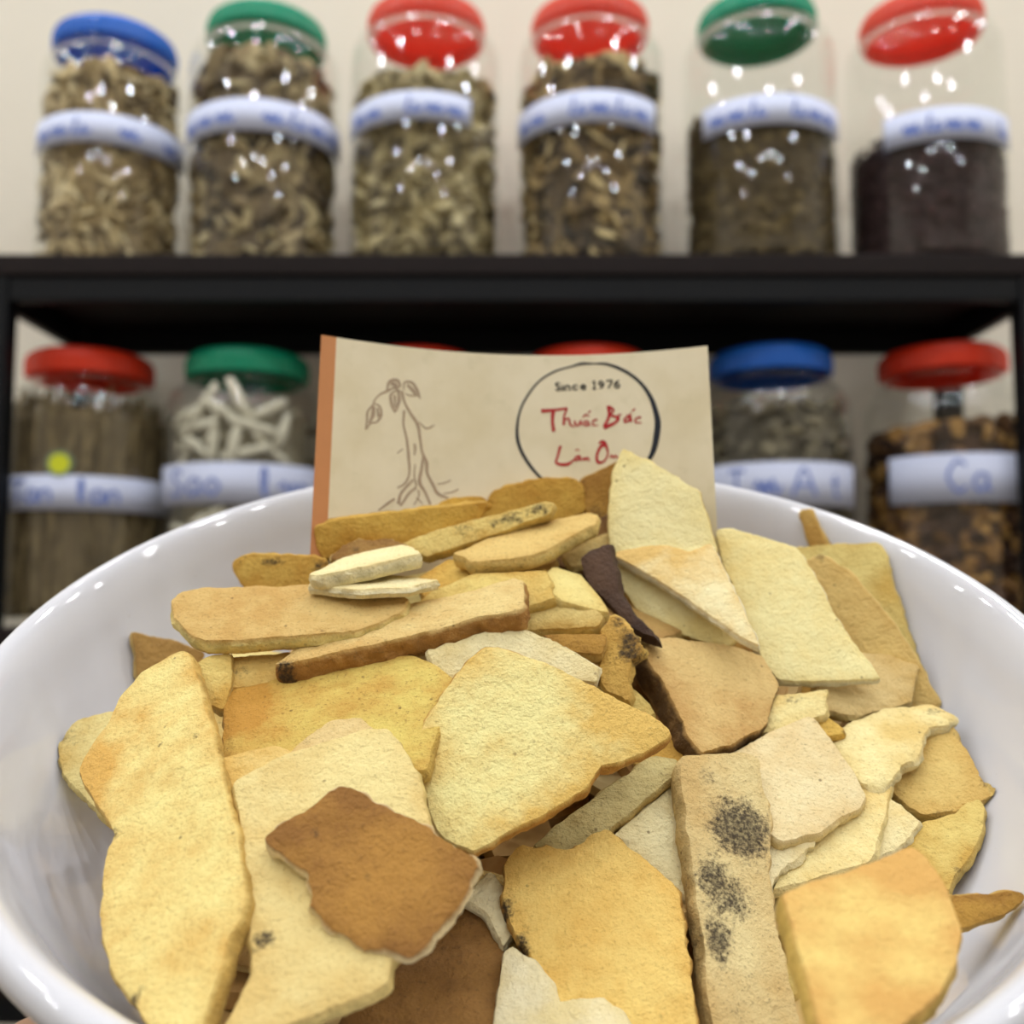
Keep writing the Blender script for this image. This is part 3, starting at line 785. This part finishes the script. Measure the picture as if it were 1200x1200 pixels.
def chip(name, poly, e, az, tmm, cols, label, seed=None, patches=(), stains=(), q=.04, fit=.4, lift=0.0, rough=1.0, bow=0.0, patchiness=.5, speck=.35, cat='root slice', group='dried root slices heaped in the bowl'):
    NCH[0] += 1
    seed = NCH[0] if seed is None else seed
    t = tmm * .001
    n, Sv, low, m = place(poly, e, az, t, q, fit)
    Sv -= lift
    pts = []
    for p in poly:
        d = ray(*p); k = -float(n @ d); pts.append(d * (Sv / k))
    cen = sum(pts) / len(pts)
    ax = np.array([1.0, 0, 0]); ax = ax - n * (n @ ax); ax /= np.linalg.norm(ax); ay = np.cross(n, ax)
    loc = lambda p: ((p - cen) @ ax, (p - cen) @ ay)
    V, Fc, side, rim = chip_geo([loc(p) for p in pts], t, seed, rough, bow)
    top, patch, sd = [(q_[0], q_[1], q_[2] * .96) for q_ in cols]
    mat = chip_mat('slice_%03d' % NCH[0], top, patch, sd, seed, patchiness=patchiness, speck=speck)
    o = mesh_obj(name, V, Fc, mat)
    o.data.set_sharp_from_angle(angle=.65)
    R = Matrix(((ax[0], ay[0], n[0], cen[0]), (ax[1], ay[1], n[1], cen[1]), (ax[2], ay[2], n[2], cen[2] + ZC), (0, 0, 0, 1)))
    o.matrix_world = R
    me = o.data
    TO = BM.inverted() @ R; BACK = TO.inverted()
    for v_ in me.vertices:                    # rest on the glaze, not in it
        p_ = TO @ v_.co; r_ = p_.xy.length
        if r_ < .0945:
            w_ = float(np.interp(r_, _ir, _iw)) + .0004
            if p_.z < w_: p_.z = w_; v_.co = BACK @ p_
    VA = np.array(V)
    for nm, spots in (('patch', patches), ('stain', stains)):
        val = np.zeros(len(V))
        for s in spots:
            d = ray(s[0], s[1]); k = -float(n @ d)
            if k < .02: continue
            p = d * (Sv / k); lx, ly = loc(p); rr = s[2] / FPX * float(Sv / k)
            ry = rr if len(s) < 5 else s[4] / FPX * float(Sv / k)
            amp = s[3] if len(s) > 3 else 1.0
            dd = ((VA[:, 0] - lx) / rr) ** 2 + ((VA[:, 1] - ly) / ry) ** 2
            val = np.maximum(val, amp * np.exp(-dd * .9)) if amp > 0 else val + amp * np.exp(-dd * .9)
        a = me.attributes.new(nm, 'FLOAT', 'POINT'); a.data.foreach_set('value', val.astype(np.float32))
    for nm, val in (('side', side), ('rim', rim)):
        a = me.attributes.new(nm, 'FLOAT', 'POINT'); a.data.foreach_set('value', np.array(val, np.float32))
    tag(o, label, cat, group)
    top_t = np.where(m > 1e-4, Sv / np.maximum(m, 1e-4), 9)
    upd = inpoly(poly, gx, gy) & (top_t < D)
    D[upd] = top_t[upd]; OWN[upd] = NCH[0]
    bt = np.where(m > 1e-4, (Sv + t) / np.maximum(m, 1e-4), 9)
    upd = inpoly(low, gx, gy) & ~inpoly(poly, gx, gy) & (bt < D)
    D[upd] = bt[upd]
    return o

# palette: (face, patches, broken side)
CREAM = ((240, 226, 186), (224, 196, 136), (226, 206, 150))
WHITE = ((242, 234, 208), (232, 216, 172), (244, 238, 220))
PALE = ((238, 220, 152), (218, 180, 100), (226, 204, 140))
YELL = ((232, 204, 122), (206, 158, 74), (214, 176, 96))
TANC = ((212, 180, 122), (190, 150, 88), (230, 206, 142))
GOLD = ((212, 168, 74), (182, 134, 52), (206, 158, 66))
BROW = ((164, 120, 60), (124, 84, 44), (214, 184, 124))
DARK = ((92, 68, 54), (62, 46, 40), (80, 60, 46))
OLIV = ((222, 204, 134), (194, 160, 86), (208, 182, 112))
def mix(a, b, k=.5): return tuple(tuple(int(x + (y - x) * k) for x, y in zip(p, q)) for p, q in zip(a, b))

# loose pieces of the heap that only show through the gaps
rnd = random.Random(21)
FILL = []
LAND = [(190, 980, 'butterfly-shaped slice'), (380, 1050, 'square brown slice'), (390, 830, 'wide mustard-yellow slice'), (620, 870, 'big central pale slice'), (480, 735, 'bark-edged tan slice'), (330, 720, 'large flat tan slice'), (700, 1080, 'jagged golden slice'), (860, 1030, 'mouldy bar'), (1030, 1110, 'fan-shaped golden slice'), (940, 910, 'cream-grey squarish slice'), (1040, 870, 'lemon-yellow curled slice'), (830, 815, 'chunky peach-tan slice'), (780, 640, 'tall cream slice'), (930, 715, 'big rectangular slice'), (690, 720, 'dark chocolate-brown piece'), (520, 1150, 'dark brown slice')]
for (fx, fy) in [(300, 800), (250, 850), (430, 720), (520, 690), (600, 700), (680, 730), (760, 720), (650, 760), (700, 830), (790, 880), (560, 1040), (600, 1090), (300, 1100), (270, 1000), (460, 960), (720, 1000), (800, 960), (900, 900), (960, 1000), (1010, 900), (1060, 860), (1080, 960), (1020, 1060), (900, 1150), (700, 1180), (480, 1170), (850, 780), (950, 780), (400, 840), (660, 650), (600, 660)]:
    rnd = random.Random(fx * 7 + fy)
    k = 7; a0 = rnd.uniform(0, 6)
    rx = rnd.uniform(50, 78); ry = rx * rnd.uniform(.5, .75)
    poly = [(fx + rx * rnd.uniform(.75, 1.1) * math.cos(a0 + 6.283 * i / k), fy + ry * rnd.uniform(.75, 1.1) * math.sin(a0 + 6.283 * i / k)) for i in range(k)]
    cn, c = rnd.choice([('yellow-tan', mix(YELL, TANC)), ('tan', TANC), ('olive', OLIV), ('golden-brown', mix(GOLD, BROW, .4)), ('pale yellow', PALE), ('light brown', mix(TANC, BROW, .4))])
    near = min(LAND, key=lambda q_: math.hypot(q_[0] - fx, q_[1] - fy))[2]
    FILL.append((NCH[0] + 1, None)); FILL[-1] = (NCH[0] + 1, chip('root_slice', poly, rnd.uniform(42, 68), rnd.uniform(-35, 35), rnd.uniform(2.2, 3.6), c, 'half-buried %s root slice showing in the gaps beside the %s' % (cn, near), group='half-buried root slices', q=.5, fit=.5))

C = lambda *a, **k: chip('root_slice', *a, **k)
# ---- far side of the bowl
C([(938,599),(951,597),(978,662),(958,664)], 12, -10, 2.5, mix(TANC, GOLD, .3), 'thin tan sliver of root poking up against the far bowl rim', q=.2, patchiness=.9)
C([(925,642),(980,637),(1028,636),(1037,648),(1048,694),(1067,750),(1075,790),(1030,800),(960,720)], 22, -12, 2.6, mix(OLIV, PALE, .4), 'pale olive slice with a straight top edge behind the tan pointed slice', patchiness=.2, patches=[(1040,690,22,.7)], speck=.2)
C([(940,665),(946,655),(963,649),(994,669),(1029,707),(1054,740),(1080,783),(1100,822),(1090,850),(1040,850),(1000,800),(965,730)], 24, -8, 2.4, mix(TANC, YELL, .35), 'long tan slice with a curved pointed outline leaning on the pale olive one', patchiness=.3, stains=[(962,652,8,.8)], speck=.25)
C([(1116,1050),(1150,1047),(1195,1044),(1203,1051),(1180,1070),(1132,1086),(1122,1084)], 30, 12, 4.0, mix(GOLD, BROW, .45), 'narrow ochre and brown sliver pointing out against the bowl wall', patches=[(1150,1047,50,.9,10)])
C([(1035,912),(1060,880),(1095,850),(1118,850),(1130,875),(1150,910),(1160,930),(1150,938),(1120,948),(1080,954),(1046,928)], 42, 6, 3.0, mix(TANC, YELL, .5), 'wrinkled tan slice with dark outer edge lying against the bowl wall', stains=[(1128,868,9,.6,20),(1152,915,8,.5,14),(1105,951,22,.5,5)], patchiness=.35, rough=1.6)
C([(1050,995),(1083,962),(1120,953),(1133,940),(1148,935),(1155,947),(1150,977),(1135,1005),(1118,1025),(1112,1042),(1080,1010)], 45, 10, 3.2, mix(OLIV, YELL, .4), 'yellow-olive slice with a scalloped edge next to the wrinkled tan slice', patches=[(1135,1000,20,.7)], stains=[(1120,1018,7,.7),(1095,993,4,.6)])
C([(1000,766),(1042,767),(1076,780),(1070,822),(1010,838),(968,832),(955,800)], 38, 8, 3.2, mix(TANC, CREAM, .35), 'peach-tan slice partly under the big cream rectangular slice', patches=[(1050,775,40,.6)], rough=1.5)
C([(1030,930),(1043,935),(1079,963),(1074,972),(1055,990),(1020,1010),(1005,980)], 42, 2, 3.4, mix(WHITE, PALE, .4), 'small pale slice with a chalky white broken edge', patches=[(1045,955,18,.7)], rough=2)
C([(985,915),(1048,905),(1038,945),(1026,998),(1020,1008),(940,1032),(905,1042),(925,1000),(955,970)], 46, 2, 2.6, mix(PALE, CREAM, .5), 'pale yellow slice with a straight edge below the yellow curled slice', patches=[(1010,935,25,.6)])
C([(968,862),(997,843),(1042,827),(1092,821),(1118,833),(1113,845),(1088,850),(1080,866),(1077,885),(1054,897),(1045,912),(1030,919),(1007,912),(988,885)], 46, 4, 3.0, mix(PALE, WHITE, .35), 'lemon-yellow curled slice with dark mottling along its upper rim', patches=[(1060,860,28,.45)], stains=[(1095,830,18,.7,8),(1050,832,26,.4,6)], rough=2.0, bow=.0015)
# ---- heap behind, against the card
C([(680,563),(700,552),(724,540),(718,600),(716,630),(700,615),(688,600)], 14, -18, 3.0, mix(GOLD, BROW, .5), 'ochre-brown slice between the golden slice and the tall cream slice', patches=[(710,560,20,.6)], stains=[(700,600,14,.6)])
C([(505,596),(530,584),(566,582),(576,592),(540,606)], 25, 0, 3.0, GOLD, 'small golden slice tucked against the card behind the others')
C([(556,606),(568,590),(582,573),(610,565),(640,560),(672,561),(684,572),(686,598),(650,612),(600,618)], 4, 4, 4.5, mix(GOLD, YELL, .25), 'rounded golden slice standing on edge below the brush ring of the card', patches=[(620,580,60,.5)], stains=[(676,570,8,.4)])
C([(370,617),(400,608),(463,600),(520,594),(572,588),(562,612),(480,640),(420,648),(380,654),(372,642)], -8, -2, 4.0, mix(GOLD, YELL, .4), 'long golden slice standing on edge along the bottom of the card', patches=[(450,635,80,.6,16)])
C([(272,660),(283,650),(337,650),(380,655),(385,690),(360,700),(300,699),(280,684)], 4, -14, 2.2, mix(YELL, GOLD, .45), 'scoop-shaped golden slice with a dark streak beside the card', stains=[(318,657,22,1.0,5),(374,664,12,1.0)], patches=[(330,690,40,.5)])
C([(388,652),(402,640),(420,634),(450,630),(472,636),(470,655),(430,662),(395,662)], 30, -10, 4.0, mix(BROW, TANC, .35), 'small lumpy brown piece under the long golden slice', stains=[(415,645,10,.6)], rough=2.5)
C([(490,675),(525,654),(560,660),(640,666),(655,692),(560,700),(500,705)], 48, 0, 3.0, mix(YELL, GOLD, .4), 'dull yellow slice in the shadow below the grey-marked bar')
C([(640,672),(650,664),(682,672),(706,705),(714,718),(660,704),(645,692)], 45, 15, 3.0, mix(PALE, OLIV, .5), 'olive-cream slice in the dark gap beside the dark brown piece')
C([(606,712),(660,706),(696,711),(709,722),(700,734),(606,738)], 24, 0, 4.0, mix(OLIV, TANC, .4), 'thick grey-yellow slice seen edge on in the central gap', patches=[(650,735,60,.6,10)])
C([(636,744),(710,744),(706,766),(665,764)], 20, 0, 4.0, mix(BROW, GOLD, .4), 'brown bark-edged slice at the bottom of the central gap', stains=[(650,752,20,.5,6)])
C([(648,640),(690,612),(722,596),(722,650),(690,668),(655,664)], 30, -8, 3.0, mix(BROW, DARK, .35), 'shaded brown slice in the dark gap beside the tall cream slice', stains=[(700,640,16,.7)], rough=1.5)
C([(660,650),(690,632),(716,622),(720,640),(700,656),(670,664)], 48, 6, 2.6, mix(CREAM, OLIV, .5), 'small pale chip in the gap above the dark chocolate-brown piece')
C([(680,654),(690,648),(714,636),(724,690),(744,722),(770,748),(735,730),(705,700),(686,678)], 28, -25, 5.0, DARK, 'dark chocolate-brown root piece under the tall cream slice', rough=1.6)
C([(470,636),(507,622),(580,603),(640,586),(649,590),(644,602),(573,628),(500,652),(487,646)], 18, -6, 4.5, mix(PALE, YELL, .4), 'long narrow yellow bar with grey-black markings near its tip', stains=[(630,596,14,1.0,9),(598,606,16,1.0,8),(580,612,8,.9),(545,622,20,.75,8)], speck=.5)
C([(545,652),(530,648),(560,634),(607,618),(690,599),(701,603),(698,613),(640,643),(620,651),(553,658)], 62, -12, 3.4, mix(TANC, YELL, .4), 'flat tan slice with a slanted yellow front edge below the marked bar', speck=.55)
C([(480,712),(510,690),(560,672),(640,668),(650,700),(600,715),(520,735)], 52, -10, 3.0, mix(YELL, OLIV, .5), 'yellow slice partly under the tan slice with a brown bark edge')
C([(320,778),(360,752),(423,730),(483,706),(553,691),(603,675),(614,679),(613,712),(560,723),(497,739),(423,757),(370,770),(336,778)], 52, -6, 5.0, ((222,198,140),(200,160,96),(170,122,64)), 'tan slice with a brown bark front edge and blackened tip', stains=[(330,780,14,1.3,12)], speck=.6, rough=1.8)
C([(199,703),(210,693),(235,688),(297,686),(363,684),(423,684),(465,690),(480,701),(470,716),(443,729),(417,737),(350,744),(283,749),(240,751),(222,741),(205,722)], 56, -2, 3.4, ((220,190,128),(198,158,94),(236,216,146)), 'large flat tan slice with a pale yellow front edge beside the scoop-shaped slice', patches=[(270,715,70,.6),(220,710,30,.6)], speck=.45, rough=1.3)
C([(360,684),(390,677),(450,671),(515,679),(480,686),(420,689)], 72, -4, 2.2, mix(WHITE, PALE, .3), 'thin chalk-white slice lying on the large flat tan slice', rough=1.3)
C([(360,672),(403,651),(470,637),(485,640),(490,648),(430,662),(380,672)], 66, -8, 3.2, mix(WHITE, PALE, .45), 'thick off-white slice resting on the thin chalk-white one', rough=1.4)
# ---- left group
C([(156,741),(205,752),(240,765),(225,800),(175,800),(162,792)], 10, 14, 2.6, mix(BROW, TANC, .4), 'brown triangular corner of a slice against the bowl wall', patchiness=.3)
C([(68,880),(75,860),(90,842),(130,832),(165,840),(160,930),(125,962),(100,935),(76,908)], 46, -14, 2.8, mix(OLIV, CREAM, .3), 'pale slice with dark smudges under the big butterfly-shaped slice', stains=[(80,862,12,.75),(88,872,14,.5,4)])
C([(262,770),(340,763),(345,790),(325,800),(265,806)], 40, 0, 3.0, mix(YELL, TANC, .4), 'small dull slice with dark smudge below the large flat tan slice', stains=[(278,787,14,.9,9)])
C([(228,778),(245,768),(270,765),(271,800),(262,832),(244,824)], 34, 12, 3.0, mix(PALE, YELL, .5), 'small yellow slice wedged beside the butterfly-shaped slice', patches=[(262,825,20,.7)])
C([(263,800),(330,790),(420,776),(483,768),(512,779),(531,794),(520,835),(500,900),(430,905),(340,905),(262,905)], 42, -2, 3.2, ((214,192,108),(190,140,62),(206,170,92)), 'wide mustard-yellow slice below the bark-edged tan slice', patches=[(285,830,40,1.0,60),(300,880,60,.6)], stains=[(304,809,3,.9)], speck=.6)
C([(320,905),(345,872),(387,841),(423,839),(440,856),(440,905)], 46, 0, 2.6, mix(TANC, CREAM, .4), 'peach sliver of a slice peeking over the large cream slice')
C([(260,886),(290,876),(322,872),(350,880),(350,960),(290,980),(270,930)], 46, 2, 2.8, mix(YELL, CREAM, .4), 'yellow slice corner between the mustard slice and the large cream slice')
C([(273,916),(337,880),(383,868),(427,853),(453,852),(470,870),(490,907),(503,967),(522,1030),(485,1090),(458,1122),(453,1152),(400,1174),(350,1192),(300,1216),(250,1225),(297,1140),(291,1053),(283,970)], 48, 0, 3.4, ((232,214,156),(216,186,122),(224,198,130)), 'large cream slice lying under the square brown slice', patches=[(350,1120,70,.5),(400,1160,60,.6)], stains=[(308,1102,16,1.1,12),(345,1193,8,.5)], speck=.35)
C([(213,762),(200,767),(165,787),(137,818),(128,845),(104,878),(92,900),(98,918),(124,956),(134,976),(127,996),(120,1024),(117,1072),(124,1116),(136,1148),(152,1168),(170,1194),(200,1240),(226,1240),(246,1160),(258,1126),(264,1100),(280,1078),(287,1050),(284,1020),(275,976),(259,912),(247,856),(231,800),(220,763)], 44, -24, 4.0, ((238,220,150),(216,170,92),(210,172,96)), 'big butterfly-shaped yellow slice with a notched side, resting against the bowl wall', fit=.0, patches=[(115,905,32,.8),(170,1050,60,.35),(220,1110,50,.55),(150,1000,40,.4),(225,785,20,.6),(160,835,30,.5)], stains=[(133,974,10,.8,14),(156,1168,12,1.0),(202,953,6,.8),(206,881,5,.7),(190,870,4,.7),(230,863,5,.7),(182,945,5,.6)], speck=.35)
C([(460,1140),(545,1065),(560,1050),(574,1067),(590,1107),(585,1160),(578,1200),(570,1245),(370,1245),(403,1188)], 46, 6, 3.4, ((156,114,62),(120,84,46),(176,132,70)), 'dark brown slice under the square brown slice and the large cream slice', patches=[(520,1130,50,.6)], speck=.4, rough=1.4)
C([(545,1052),(575,1020),(594,1045),(603,1090),(590,1110),(572,1068)], 44, 6, 3.0, mix(WHITE, CREAM, .5), 'small pale fragment between the dark brown slice and the golden jagged slice')
# ---- centre
C([(500,762),(560,742),(612,737),(660,757),(703,782),(701,800),(660,800),(600,790),(545,800),(512,790)], 34, 2, 3.0, mix(WHITE, OLIV, .35), 'curved greyish-white slice behind the big central pale slice', rough=1.6)
C([(720,721),(734,736),(753,759),(738,782),(732,800),(736,820),(708,806),(700,781),(708,760),(705,736)], 22, -14, 4.5, mix(GOLD, TANC, .4), 'rough upright ochre piece with a black patch in the middle of the heap', stains=[(738,757,14,1.3,22),(722,730,10,.9)], rough=2.5)
C([(773,746),(800,748),(860,756),(893,768),(912,800),(896,850),(862,868),(824,882),(807,860),(791,826),(778,800),(759,774),(757,757)], 44, 24, 6.5, ((218,188,130),(194,154,96),(104,78,48)), 'chunky peach-tan slice with a thick dark bark side', fit=.0, patches=[(880,830,30,.6),(800,850,40,.4)], rough=1.5, speck=.3)
C([(626,990),(690,938),(765,884),(794,889),(791,908),(727,960),(690,992),(650,1005)], 50, -4, 3.0, ((204,188,136),(180,154,96),(190,160,96)), 'olive-grey strip of a slice under the big central pale slice', speck=.6)
C([(720,978),(797,914),(822,980),(818,1060),(780,1030)], 50, 0, 2.8, mix(WHITE, OLIV, .3), 'pale slice between the jagged golden slice and the mouldy bar')
C([(570,757),(592,760),(640,776),(700,805),(760,837),(785,855),(784,862),(770,872),(735,890),(705,898),(683,925),(643,950),(593,976),(558,998),(535,990),(515,975),(500,930),(484,885),(500,842),(530,796),(553,768)], 48, -6, 4.2, ((240,228,164),(222,184,104),(186,132,58)), 'big four-sided pale yellow slice in the centre with a brown lower edge', patches=[(740,850,60,.8),(690,890,50,.5),(560,770,30,.4),(610,960,60,.4,14)], stains=[(663,833,10,.7,3),(658,798,5,.5),(502,861,5,.9)], speck=.4, rough=1.2)
# ---- right group
C([(891,860),(896,828),(915,813),(968,808),(967,836),(945,842),(910,858)], 44, -8, 3.2, mix(PALE, CREAM, .4), 'small cream-yellow fragment with a grey smear below the big rectangular slice', stains=[(930,820,22,.6,8)], rough=2)
C([(952,838),(972,840),(990,852),(991,858),(970,862),(955,856)], 40, 0, 2.6, mix(YELL, GOLD, .5), 'tiny pointed golden chip on the lemon-yellow curled slice', stains=[(989,856,4,.8)])
C([(885,930),(905,955),(933,968),(957,970),(960,985),(943,1003),(915,1022),(903,1042),(870,1030)], 46, 2, 3.4, mix(CREAM, WHITE, .3), 'rough cream lump beside the mouldy bar', rough=3.2)
C([(862,880),(900,858),(947,839),(955,842),(975,868),(1000,903),(1014,930),(1008,946),(985,958),(960,976),(915,985),(880,960)], 46, -2, 3.0, ((234,218,178),(220,192,142),(226,200,142)), 'cream-grey squarish slice beside the mouldy bar', patches=[(990,950,30,.6),(880,880,20,.4)], speck=.45)
C([(729,524),(741,530),(780,550),(817,574),(826,600),(835,627),(848,690),(862,748),(850,757),(790,741),(745,712),(727,685),(714,645),(714,597),(719,547)], 18, -14, 3.4, ((246,234,184),(236,214,146),(222,192,122)), 'tall cream slice with a pointed top standing up in front of the card', patches=[(800,735,60,.5,16)], speck=.15, patchiness=.3)
C([(719,647),(753,640),(780,638),(808,646),(833,636),(846,660),(864,700),(890,756),(868,744),(833,720),(800,697),(767,676),(740,661),(722,652)], 36, -10, 3.0, ((246,234,192),(228,190,120),(244,236,214)), 'cream slice with a peach corner and white edge leaning on the tall slice', patches=[(745,648,38,1.0,16),(800,655,40,.5)], speck=.15, patchiness=.25, lift=.0)
C([(838,620),(852,618),(890,628),(934,640),(953,672),(988,735),(1010,765),(1033,795),(1000,797),(950,796),(912,795),(899,780),(883,748),(864,700),(845,650)], 28, -6, 3.2, ((244,232,178),(236,210,140),(246,238,212)), 'big cream rectangular slice on top of the heap next to the tall slice', patches=[(870,660,30,.5),(850,640,16,.7)], speck=.15, patchiness=.3)
# ---- front
C([(593,1013),(604,997),(613,990),(625,994),(640,990),(655,996),(673,993),(690,978),(713,973),(727,983),(773,1017),(790,1033),(798,1053),(804,1103),(810,1153),(818,1245),(640,1245),(640,1180),(623,1125),(603,1087),(590,1050)], 44, -10, 3.6, ((238,206,126),(220,172,88),(176,128,58)), 'golden slice with a jagged top edge in front of the olive-grey strip', q=.004, patches=[(690,1070,60,.6),(640,1010,40,.5)], stains=[(596,1063,9,1.2,14),(612,1105,9,1.2,18),(770,1153,5,.6),(775,1190,5,.7)], rough=1.8, speck=.3)
C([(918,1047),(967,1028),(1027,1008),(1067,992),(1083,1001),(1110,1040),(1127,1087),(1122,1125),(1100,1163),(1060,1200),(1020,1238),(975,1245),(962,1195),(943,1133),(931,1090)], 44, 24, 4.6, ((238,212,134),(216,168,98),(216,180,96)), 'fan-shaped golden slice with a rounded outer edge beside the mouldy bar', fit=.35, patches=[(1070,1030,50,.9),(1020,1150,60,.3),(1120,1090,25,.6)], stains=[(1083,1068,4,.8)], speck=.2, rough=.8)
C([(797,893),(808,884),(873,882),(889,890),(895,920),(904,955),(902,1020),(911,1087),(927,1153),(946,1245),(838,1245),(829,1140),(816,1040),(804,960)], 38, 18, 5.0, ((222,202,152),(206,174,118),(208,178,120)), 'long upright bar of root with a large black mouldy patch', fit=.0, patches=[(815,930,24,.6,60),(905,1140,20,.5,60)], stains=[(867,972,38,1.5,36),(835,1030,22,1.15,34),(858,1050,26,.95,34),(842,1098,18,1.2,28),(846,1125,9,1.0),(830,915,16,.45,24),(890,1150,40,.35,30),(870,1180,30,.4)], rough=1.5, speck=.5)
C([(590,1115),(600,1108),(622,1125),(645,1150),(655,1173),(675,1167),(705,1169),(728,1182),(740,1204),(740,1245),(565,1245),(582,1180)], 46, 0, 3.0, mix(WHITE, CREAM, .4), 'off-white slice with a wavy heart-shaped edge in front of the jagged golden slice', patches=[(650,1180,30,.3)], speck=.15)
C([(310,982),(350,953),(397,922),(410,922),(447,940),(513,977),(558,1005),(561,1016),(530,1067),(490,1116),(480,1120),(450,1110),(427,1113),(390,1087),(364,1060),(367,1043),(362,1020)], 38, -2, 2.8, ((178,130,64),(144,100,50),(236,214,170)), 'square toasted-brown slice with a pale broken edge lying on the large cream slice', patches=[(330,975,40,1.0,14),(540,1030,30,.6),(420,930,50,.5),(500,1100,50,.4)], stains=[(369,975,8,1.0),(431,1030,9,.8),(425,943,12,.4)], speck=.35, rough=1.7)
for k, o in FILL:
    if (OWN == k).sum() < 8: bpy.data.objects.remove(o)
# the rest of the heap, buried in the bowl
items = []; rnd = random.Random(3)
while len(items) < 190:
    u, v = rnd.uniform(-.085, .085), rnd.uniform(-.085, .085)
    r_ = math.hypot(u, v)
    lo = float(np.interp(r_, _ir, _iw)) + .0035; hi = float(heap_w(np.array(u), np.array(v))) - .003
    if r_ > .068 or hi < lo: continue
    V, F = slice_geo(rnd.uniform(.009, .016), rnd.uniform(.002, .0035), rnd, 8)
    nr = Vector((rnd.gauss(0, .22), rnd.gauss(0, .22), 1)) + Vector((-u * 3, -v * 3, 0))
    M = Matrix.Translation((u, v, rnd.uniform(lo, hi))) @ nr.to_track_quat('Z', 'Y').to_matrix().to_4x4() @ Matrix.Rotation(rnd.uniform(0, 6.3), 4, 'Z')
    vv = xform(V, M)
    for q in vv:
        rr = math.hypot(q.x, q.y)
        if rr > .074: q.x *= .074 / rr; q.y *= .074 / rr; rr = .074
        q.z = max(q.z, float(np.interp(rr, _ir, _iw)) + .0012)
    items.append((vv, F, rnd.random()))
fill = pieces_mesh('root_slice_heap', items[0], items[1:], tone_mat('buried_slices', [(176, 128, 66), (214, 176, 108), (232, 208, 148)], scale=300), (0, 0, 0))
fill.matrix_world = BM
tag(fill, 'buried mass of dried root slices filling the white bowl', 'root slices', kind='stuff')
# ------------------------------------------------------------------ hand under the bowl
M_skin = simple('skin', (205, 160, 128), .5, .4, var=.08, scale=90)
tip = at(50, 1184, .154)
wr = Vector((-.050, .085, ZC - .150))
pal = [Vector((-.030, .160, ZC - .108))]
nodes = [(-.085, -.02, ZC - .23, .030), (wr.x, wr.y, wr.z, .026), (-.036, .130, ZC - .135, .027), (-.012, .195, ZC - .118, .021)]
edges = [(0, 1), (1, 2), (2, 3)]
def chain(root, pts):
    p = root
    for q in pts:
        nodes.append(q); edges.append((p, len(nodes) - 1)); p = len(nodes) - 1
def under(u, v, d):          # a point just under the outside of the bowl
    r = math.hypot(u, v)
    ow = np.interp(r, [0, .046, .054, .072, .086, .0945, .0994], [-.071, -.071, -.0645, -.049, -.032, -.016, -.005])
    p = BM @ Vector((u, v, float(ow) - d)); return (p.x, p.y, p.z)
for (u0, u1, v1) in ((-.045, -.062, .048), (-.022, -.026, .066), (.004, .012, .064), (.026, .044, .050)):
    a = under(u0, .005 + .3 * v1 * .2, .0135); b = under((u0 + u1) / 2, v1 * .62, .0125); c = under(u1, v1 * .85, .0115); d = under(u1 * 1.04, v1, .0095)
    chain(3, [(a[0], a[1], a[2], .0105), (b[0], b[1], b[2], .0092), (c[0], c[1], c[2], .0082), (d[0], d[1], d[2], .0066)])
mid = (Vector((wr.x, wr.y, wr.z)) * .5 + tip * .5)
chain(2, [(-.058, .132, ZC - .108, .0150), (tip.x * 1.0, tip.y - .004, tip.z - .036, .0110), (tip.x, tip.y, tip.z - .012, .0092), (tip.x, tip.y, tip.z, .0076)])
me = bpy.data.meshes.new('hand'); me.from_pydata([n[:3] for n in nodes], edges, []); me.update()
hand = link(bpy.data.objects.new('hand', me))
sk = hand.modifiers.new('skin', 'SKIN'); sk.use_smooth_shade = True
for i, n in enumerate(nodes):
    me.skin_vertices[0].data[i].radius = (n[3], n[3])
me.skin_vertices[0].data[1].use_root = True
hand.modifiers.new('sub', 'SUBSURF').levels = 2; hand.modifiers['sub'].render_levels = 2
bpy.context.view_layer.update()
dg = bpy.context.evaluated_depsgraph_get()
me2 = bpy.data.meshes.new_from_object(hand.evaluated_get(dg))
hand.modifiers.clear(); hand.data = me2; me2.materials.clear(); me2.materials.append(M_skin)
me2.polygons.foreach_set('use_smooth', [True] * len(me2.polygons))
tag(hand, 'bare hand holding the white bowl from below, one fingertip showing at its rim', 'hand')
